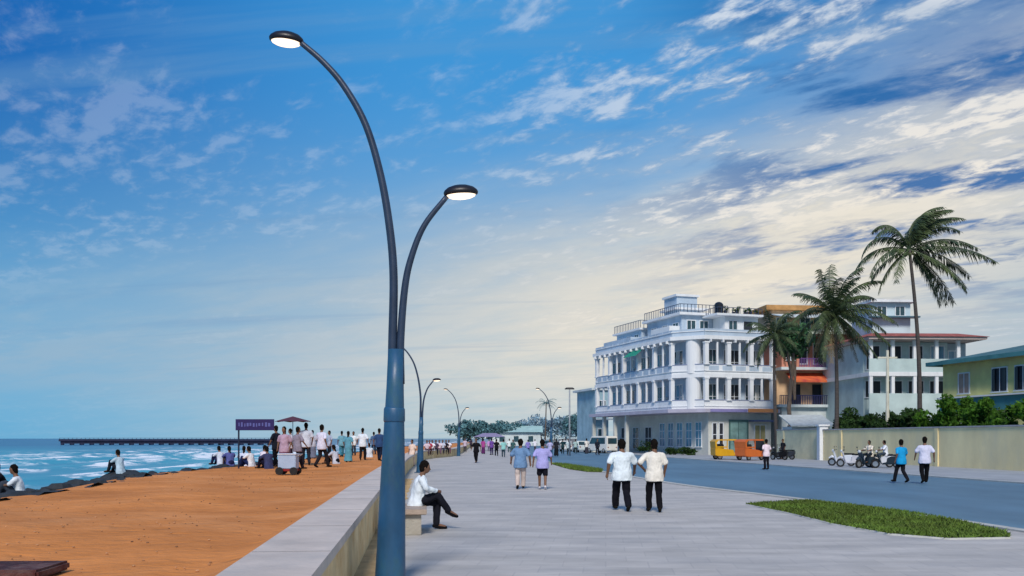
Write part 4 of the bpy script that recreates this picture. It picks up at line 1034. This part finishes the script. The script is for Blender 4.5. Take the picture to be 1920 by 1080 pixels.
rl = MB(); rl.box(-.4,8.9,-.45,-.40,6.45,6.52)
for i in range(48): rl.box(-.4+i*.195,-.33+i*.195,-.45,-.40,5.5,6.45)
NAVY = paint('2a2f5c'); obj('railing', rl, NAVY, rb)
rl = MB(); rl.box(2.0,6.4,-.05,0,10.55,10.62)
for i in range(24): rl.box(2.02+i*.185,2.09+i*.185,-.05,0,9.6,10.55)
obj('railing', rl, paint('6a4a86'), rb)
mb = MB(); mb.add([(1.0,1.39,9.1),(6.0,1.39,9.1),(6.4,-1.0,8.1),(.6,-1.0,8.1),(.6,-1.0,7.9),(6.4,-1.0,7.9)], [(0,1,2,3),(3,2,5,4)]); obj('awning', mb, mat('awning_stripe', (.80,.20,.05), .8, .5, 1.2, 0, c2=(.45,.05,.05)), rb)
for x in (2.2,4.6): obj('door', MB().box(x-.5,x+.5,1.34,1.41,5.5,7.8), DARK, rb)
window(rb, 7.4, 1.4, 6.3, 1.1, 1.5, 0, 2, 1); window(rb, 3.2, 2.2, 10.2, 1.2, 2.2, 0, 2, 1, DARK); window(rb, 5.2, 2.2, 10.2, 1.2, 2.2, 0, 2, 1, DARK)
window(rb, 1.0, 0, 10.4, .9, 1.5, 0, 2, 1); window(rb, 7.5, 0, 10.4, .9, 1.5, 0, 2, 1)
for x in (1.2,3.6,6.2): window(rb, x, 0, 1.0, 1.2, 2.2, 0, 2, 1)
obj('rooftop_room', MB().box(.4,6.0,4,11,13.5,16.4), CREAMW, rb)
obj('rooftop_roof', MB().box(-.4,6.6,3.4,11.4,16.4,16.95), mat('orange_roof', (.50,.26,.09), .8, .3, 1, .1), rb)
obj('rooftop_canopy', MB().sweep([(-.6,15.0),(-.6,15.1),(3.9,16.0),(3.9,15.9)], .2, 7.6), OFFW, rb)
for x in (1.6,4.4): window(rb, x, 4, 14.0, 1.1, 1.5, 0, 2, 1)
# --- white verandah house with red eaves
vh = empty('house', (35.2,89,0), .05); tag(vh, 'white verandah house with red tiled eaves behind the tall palm', 'house')
MINTW = mat('mint_plaster', (.52,.64,.63), .85, .18, .5, .1, 8, stain=(.6,.45,(.34,.46,.47)))
TILE = mat('red_tile', (.36,.10,.08), .85, .4, 2, .3, 8)
obj('ground_wall', MB().box(0,8.6,1.6,12,0,7.9), MINTW, vh)
obj('upper_wall', MB().box(0,8.6,1.6,12,8.3,11.4), MINTW, vh)
obj('floor_slab', MB().box(-.3,9.1,-.3,12,7.9,8.3), WHITE, vh)
obj('balustrade', MB().box(-.25,9.05,-.25,-.12,8.3,9.6), MINTW, vh)
obj('base_parapet', MB().box(-.25,9.05,-.25,-.12,3.0,6.2), MINTW, vh)
for i in range(5): 
    obj('column', MB().box(-.2+i*2.2,.12+i*2.2,-.24,.06,9.6,11.45), WHITE, vh); obj('column', MB().box(-.2+i*2.2,.12+i*2.2,-.24,.06,6.2,7.898), WHITE, vh)
obj('roof', MB().prism([(-.6,-1.0),(11.2,-1.0),(11.2,12.6),(-.6,12.6)], 11.45, 11.7), mat('pale_soffit', (.60,.50,.46), .8, .15, .6, .1), vh)
mb = MB(); mb.add([(-.8,-1.2,11.7),(11.4,-1.2,11.7),(11.4,12.8,11.7),(-.8,12.8,11.7),(.8,1.5,12.3),(9.6,1.5,12.3),(9.6,10.5,12.3),(.8,10.5,12.3)], [(0,1,5,4),(1,2,6,5),(2,3,7,6),(3,0,4,7),(4,5,6,7),(3,2,1,0)])
obj('tiled_eaves', mb, TILE, vh)
obj('rooftop_room', MB().box(1.6,5.6,3.2,8,12.2,15.6), mat('pale_blue_plaster', (.52,.64,.70), .8, .15, .5, .1), vh); obj('rooftop_slab', MB().box(1.2,6.0,2.6,8.4,15.6,15.85), WHITE, vh)
obj('shade_slab', MB().box(1.2,6.2,2.3,3.19,14.0,14.15), paint('4a6a78'), vh)
for x in (2.6,4.5): window(vh, x, 3.2, 14.3, .9, .9, 0, 2, 1)
for i in range(4):
    window(vh, .95+i*2.2, 1.6, 8.7, 1.3, 2.3, 0, 2, 1, DARK if i < 3 else BLUEGL); window(vh, .95+i*2.2, 1.6, 5.9, 1.5, 1.6, 0, 2, 1, DARK)
    window(vh, .95+i*2.2, 1.6, 1.2, 1.3, 2.0, 0, 2, 1)
# right wing
obj('side_wing_wall', MB().box(8.6,11,2.5,12,0,11.4), mat('blue_grey_plaster', (.40,.50,.56), .85, .18, .5, .1), vh)
window(vh, 9.8, 2.5, 8.9, 1.2, 1.7, 0, 2, 1, BLUEGL); window(vh, 9.8, 2.5, 5.6, 1.2, 1.5, 0, 2, 1, DARK)
# --- yellow house with teal roof
A_ = V((36.6,77,0)); B_ = V((40.2,60,0)); dv = B_-A_
yh = empty('house', A_, atan2(dv.y,dv.x)); tag(yh, 'yellow house with a teal roof at the right picture edge', 'house')
YEL = mat('yellow_plaster', (.74,.68,.27), .85, .2, .5, .1, 8, stain=(.35,.5,(.58,.38,.24)))
TROOF = mat('teal_roof', (.045,.14,.16), .6, .3, 1, .15); TEALB = mat('teal_band', (.07,.24,.26), .7, .25, .8, .1)
Lh = dv.length
obj('wall', MB().box(0,Lh,0,10,0,8.2), YEL, yh)
mb = MB(); e = .9
mb.add([(-e,-e,8.2),(Lh+e,-e,8.2),(Lh+e,10+e,8.2),(-e,10+e,8.2),(4,5,9.5),(Lh-4,5,9.5)], [(0,1,5,4),(1,2,5),(2,3,4,5),(3,0,4),(3,2,1,0)])
obj('roof', mb, TROOF, yh)
obj('fascia', MB().box(-.95,Lh+.95,-.97,-.905,7.92,8.25).box(-.97,-.905,-.9,10.9,7.92,8.25), TEALB, yh)
obj('band', MB().box(-.12,Lh+.12,-.25,-.001,4.0,5.1), TEALB, yh)
obj('ledge', MB().box(-.16,Lh+.16,-.5,-.001,5.1,5.22), WHITE, yh)
SH = paint('23252c')
for x in (6.6,9.0):
    wn = window(yh, x, 0, 5.45, 1.5, 1.8, 0, 2, 1, DARK)
    for xa in (-.74,.42): obj('shutter', MB().box(xa,xa+.32,-.13,-.09,.05,1.75), SH, wn)
window(yh, 2.6, 0, 5.5, 1.2, 1.6, 0, 2, 1, mat('dusty_pink_pane', (.40,.28,.22), .5, .3, 1, 0))
obj('brown_shutter', MB().box(10.7,13.6,-.1,-.002,5.4,7.1), mat('brown_wood', (.12,.06,.015), .7, .3, 2, .1), yh)
obj('corner_post', MB().box(10.1,10.5,-.2,-.002,5.22,8.198), WHITE, yh)
for x in (3,7,11,14.5): window(yh, x, 0, 1.5, 1.3, 1.8, 0, 2, 1)
# low shed roof behind the cream wall
sd_ = empty('shed', (gx(1520,86),86,0), .0); tag(sd_, 'low shed with pale sloping roof behind the cream wall', 'shed')
obj('wall', MB().box(-1.8,1.8,0,3,0,2.9), OFFW, sd_); obj('roof', MB().sweep([(-.9,2.9),(-.9,3.0),(3.2,4.1),(3.2,4.0)], -2.1, 2.1), mat('pale_sheet', (.55,.60,.60), .5, .2, 2, .1), sd_)
obj('door', MB().box(-.5,.4,-.04,.0,0,2.1), DARK, sd_)

# ------------------------------------------------------------------ vehicles
def wheel(root, x, y, r, wd, rim=CHROME):
    t = MB(); prof = [(r*.62,-wd/2),(r*.9,-wd/2),(r,-wd*.3),(r,wd*.3),(r*.9,wd/2),(r*.62,wd/2)]; n = 20; vs = []
    for k in range(n):
        a = 2*pi*k/n
        for rr_, y_ in prof: vs.append((rr_*cos(a), y_, rr_*sin(a)))
    m_ = len(prof); t.add(vs, [(k*m_+i, k*m_+i+1, ((k+1)%n)*m_+i+1, ((k+1)%n)*m_+i) for k in range(n) for i in range(m_-1)])
    w_ = obj('wheel', t, TYRE, root, loc=(x,y,r)); obj('rim', MB().tube([(0,-wd*.35,0),(0,wd*.35,0)], r*.63, 14), rim, w_)
def auto_rickshaw(loc, rz, body, label):
    """three wheeler, nose along +X"""
    r = empty('auto_rickshaw', loc, rz); tag(r, label, 'auto rickshaw', 'auto rickshaws parked by the corner building'); m_ = paint(body)
    prof = [(-1.25,.35),(-1.28,.95),(-1.15,1.0),(.30,.80),(.42,.45),(.55,.42),(.95,.75),(1.12,.70),(1.22,.45),(1.1,.30),(-1.0,.28)]
    mb = MB(); n = len(prof); yo = .62
    mb.add([(x,-yo,z) for x,z in prof]+[(x,yo,z) for x,z in prof], [tuple(range(n))[::-1], tuple(range(n,2*n))]+[(i,(i+1)%n,(i+1)%n+n,i+n) for i in range(n)])
    obj('body', mb, m_, r, bevel=.03)
    hood = [(-1.25,.96),(-1.30,1.5),(-1.12,1.68),(.55,1.70),(.72,1.62),(.62,1.58),(-1.0,1.58),(-1.15,1.40),(-1.12,.97)]
    mb = MB(); n = len(hood); mb.add([(x,-.64,z) for x,z in hood]+[(x,.64,z) for x,z in hood], [tuple(range(n))[::-1], tuple(range(n,2*n))]+[(i,(i+1)%n,(i+1)%n+n,i+n) for i in range(n)])
    obj('hood', mb, m_, r)
    for y in (-.61,.57): obj('side_frame', MB().box(-.28,-.2,y,y+.04,.85,1.60).box(-1.10,-.279,y,y+.03,.99,1.1), m_, r)
    mb = MB(); mb.add([(.98,-.56,.74),(.98,.56,.74),(.70,.56,1.60),(.70,-.56,1.60)], [(0,1,2,3)]); obj('windscreen', mb, GLASS, r)
    obj('seat', MB().box(-1.05,-.5,-.55,.55,.78,1.3), paint('1d1a18'), r, bevel=.05)
    obj('headlight', MB().ell((1.17,0,.62), (.07,.10,.10)), paint('d8d4c0'), r)
    wheel(r, 1.0, 0, .23, .12); wheel(r, -.85, -.52, .23, .12); wheel(r, -.85, .52, .23, .12)
auto_rickshaw((gx(1364,76),76,.02), .12, 'd9a21e', 'yellow auto rickshaw, left one by the white corner building')
auto_rickshaw((gx(1410,73),73,.02), .5, 'd06a2c', 'orange auto rickshaw beside the person in pink')
def scooter(loc, rz, body, label, group):
    r = empty('scooter', loc, rz); tag(r, label, 'scooter', group); m_ = paint(body)
    prof = [(-.75,.45),(-.78,.72),(-.2,.70),(.02,.60),(.04,.36),(.30,.30),(.30,.22),(-.15,.22),(-.55,.28)]   # rear body, footboard
    n = len(prof); mb = MB(); mb.add([(x,-.15,z) for x,z in prof]+[(x,.15,z) for x,z in prof], [tuple(range(n))[::-1], tuple(range(n,2*n))]+[(i,(i+1)%n,(i+1)%n+n,i+n) for i in range(n)])
    obj('body', mb, m_, r, bevel=.03)
    mb = MB(); mb.add([(.30,-.20,.26),(.30,.20,.26),(.52,.16,.95),(.52,-.16,.95),(.36,-.20,.26),(.36,.20,.26),(.58,.14,.95),(.58,-.14,.95)], [(0,1,2,3),(7,6,5,4),(0,4,5,1),(1,5,6,2),(2,6,7,3),(3,7,4,0)]); obj('leg_shield', mb, m_, r, bevel=.01)
    obj('seat', MB().box(-.72,.02,-.13,.13,.72,.82), paint('15151a'), r, bevel=.03)
    obj('handlebar', MB().tube([(.44,-.34,1.05),(.52,0,1.0),(.44,.34,1.05)], .018, 8), paint('15151a'), r)
    obj('headlight', MB().ell((.60,0,.98), (.07,.11,.09)), paint('cfd4da'), r)
    mud = MB().tube([(.42,0,.34),(.5,0,.56),(.66,0,.60),(.84,0,.50)], [.05,.08,.09,.05], 8); obj('mudguard', mud, m_, r)
    for s in (-1,1): obj('mirror', MB().tube([(.46,s*.25,1.05),(.46,s*.30,1.2)], .008, 5).ell((.46,s*.31,1.23), (.02,.05,.04)), paint('15151a'), r)
    wheel(r, .66, 0, .25, .10); wheel(r, -.52, 0, .25, .11)
SG = 'scooters parked along the compound wall'
scooter((gx(1580,58),58,.02), 2.6, 'dfe3ea', 'white scooter, leftmost of those along the compound wall', SG)
scooter((gx(1597,56),56,.02), 2.9, 'c6c8d2', 'silver scooter next to the leftmost white one', SG)
scooter((gx(1625,54),54,.02), 3.6, '2a3a48', 'dark blue scooter with a rider in cream', SG)
scooter((gx(1651,55),55,.02), 3.0, 'd4dae4', 'pale scooter with a rider in white', SG)
scooter((gx(1664,53.5),53.5,.02), 2.7, '1a2630', 'black scooter left of the bright blue shirt', SG)
def rider(px, d, rz, s, l, lb):
    x, y = gx(px,d), d
    person(RIDE, (x+cos(rz)*-.30, y+sin(rz)*-.30, .0), rz-PI/2, s, l, lb, 'riders on parked scooters')
rider(1625,54,3.6,'e6dccb','1c2630','rider in cream shirt on the dark blue scooter')
rider(1651,55,3.0,'e8ecf4','33414e','rider in white shirt on the pale scooter')
scooter((gx(1462,74),74,.02), 2.2, '15171c', 'black scooter left of the pair beside the cream wall', 'scooters by the cream wall')
scooter((gx(1474,75.5),75.5,.02), 2.4, '3a3e46', 'grey scooter touching the cream wall end', 'scooters by the cream wall')
person(STAND, (gx(1468,77),77,.02), 2.0, '1c1e26', '16161c', 'person in black standing by the scooters near the cream wall', 'people on the road')
def car(loc, rz, body, label, L_=4.0, H=1.5, van=False):
    r = empty('van' if van else 'car', loc, rz); tag(r, label, 'van' if van else 'car', None if van else 'cars parked on the far road'); m_ = paint(body); h = L_/2
    if van: prof = [(-h,.35),(-h,H-.1),(-h+.15,H),(h-1.2,H),(h-.5,1.15),(h-.05,.95),(h,.4),(h-.1,.3),(-h+.1,.3)]
    else: prof = [(-h,.4),(-h+.02,.85),(-h+.5,.92),(-h+1.0,H-.02),(h-1.9,H),(h-1.1,.95),(h-.1,.80),(h,.45),(h-.1,.28),(-h+.1,.28)]
    n = len(prof); mb = MB(); mb.add([(x,-.8,z) for x,z in prof]+[(x,.8,z) for x,z in prof], [tuple(range(n))[::-1], tuple(range(n,2*n))]+[(i,(i+1)%n,(i+1)%n+n,i+n) for i in range(n)])
    obj('body', mb, m_, r, bevel=.06)
    for s in (-1,1):
        w_ = MB(); y = s*.812
        if van: a = [(-h+.4,1.15),(-h+.4,H-.2),(h-1.3,H-.2),(h-.75,1.15)]
        else: a = [(-h+.75,.93),(-h+1.1,H-.12),(h-1.95,H-.12),(h-1.3,.95)]
        w_.add([(x,y,z) for x,z in a], [(0,1,2,3)]); obj('window', w_, GLASS, r)
        obj('headlight', MB().ell((h-.06,s*.55,.68), (.06,.16,.09)), paint('d8dce0'), r); obj('tail_light', MB().ell((-h+.03,s*.6,.72), (.05,.12,.10)), RED, r)
    b0,b1 = ((h-1.17,H-.06),(h-.53,1.17)) if van else ((h-1.86,H-.05),(h-1.14,1.0))
    mb = MB(); mb.add([(b0[0]+.03,-.68,b0[1]),(b1[0]+.03,-.72,b1[1]),(b1[0]+.03,.72,b1[1]),(b0[0]+.03,.68,b0[1])], [(0,1,2,3)]); obj('windscreen', mb, GLASS, r)
    mb = MB(); rx = -h-.012 if van else None
    if van: mb.add([(-h-.012,-.65,1.15),(-h-.012,.65,1.15),(-h-.012,.65,H-.25),(-h-.012,-.65,H-.25)], [(0,1,2,3)])
    else: mb.add([(-h+.48,-.66,.97),(-h+.48,.66,.97),(-h+.93,.62,H-.1),(-h+.93,-.62,H-.1)], [(0,1,2,3)])
    obj('rear_window', mb, GLASS, r)
    for x in (-h+.75,h-.75):
        for y in (-.72,.72): wheel(r, x, y, .31, .2)
car((gx(1128,112),112,-.035), PI/2+.5, 'e6e4dc', 'white van parked before the far end of the corner building', 4.6, 2.1, True)
car((gx(1090,118),118,-.035), PI/2+.15, 'cfd8d6', 'pale grey car left of the white van')
car((gx(1058,126),126,-.035), PI/2+.1, 'e8e8e4', 'white car farther along the road behind the single lamp')
car((gx(1026,150),150,-.035), PI/2+.1, '6a7f8c', 'blue grey car far down the road')
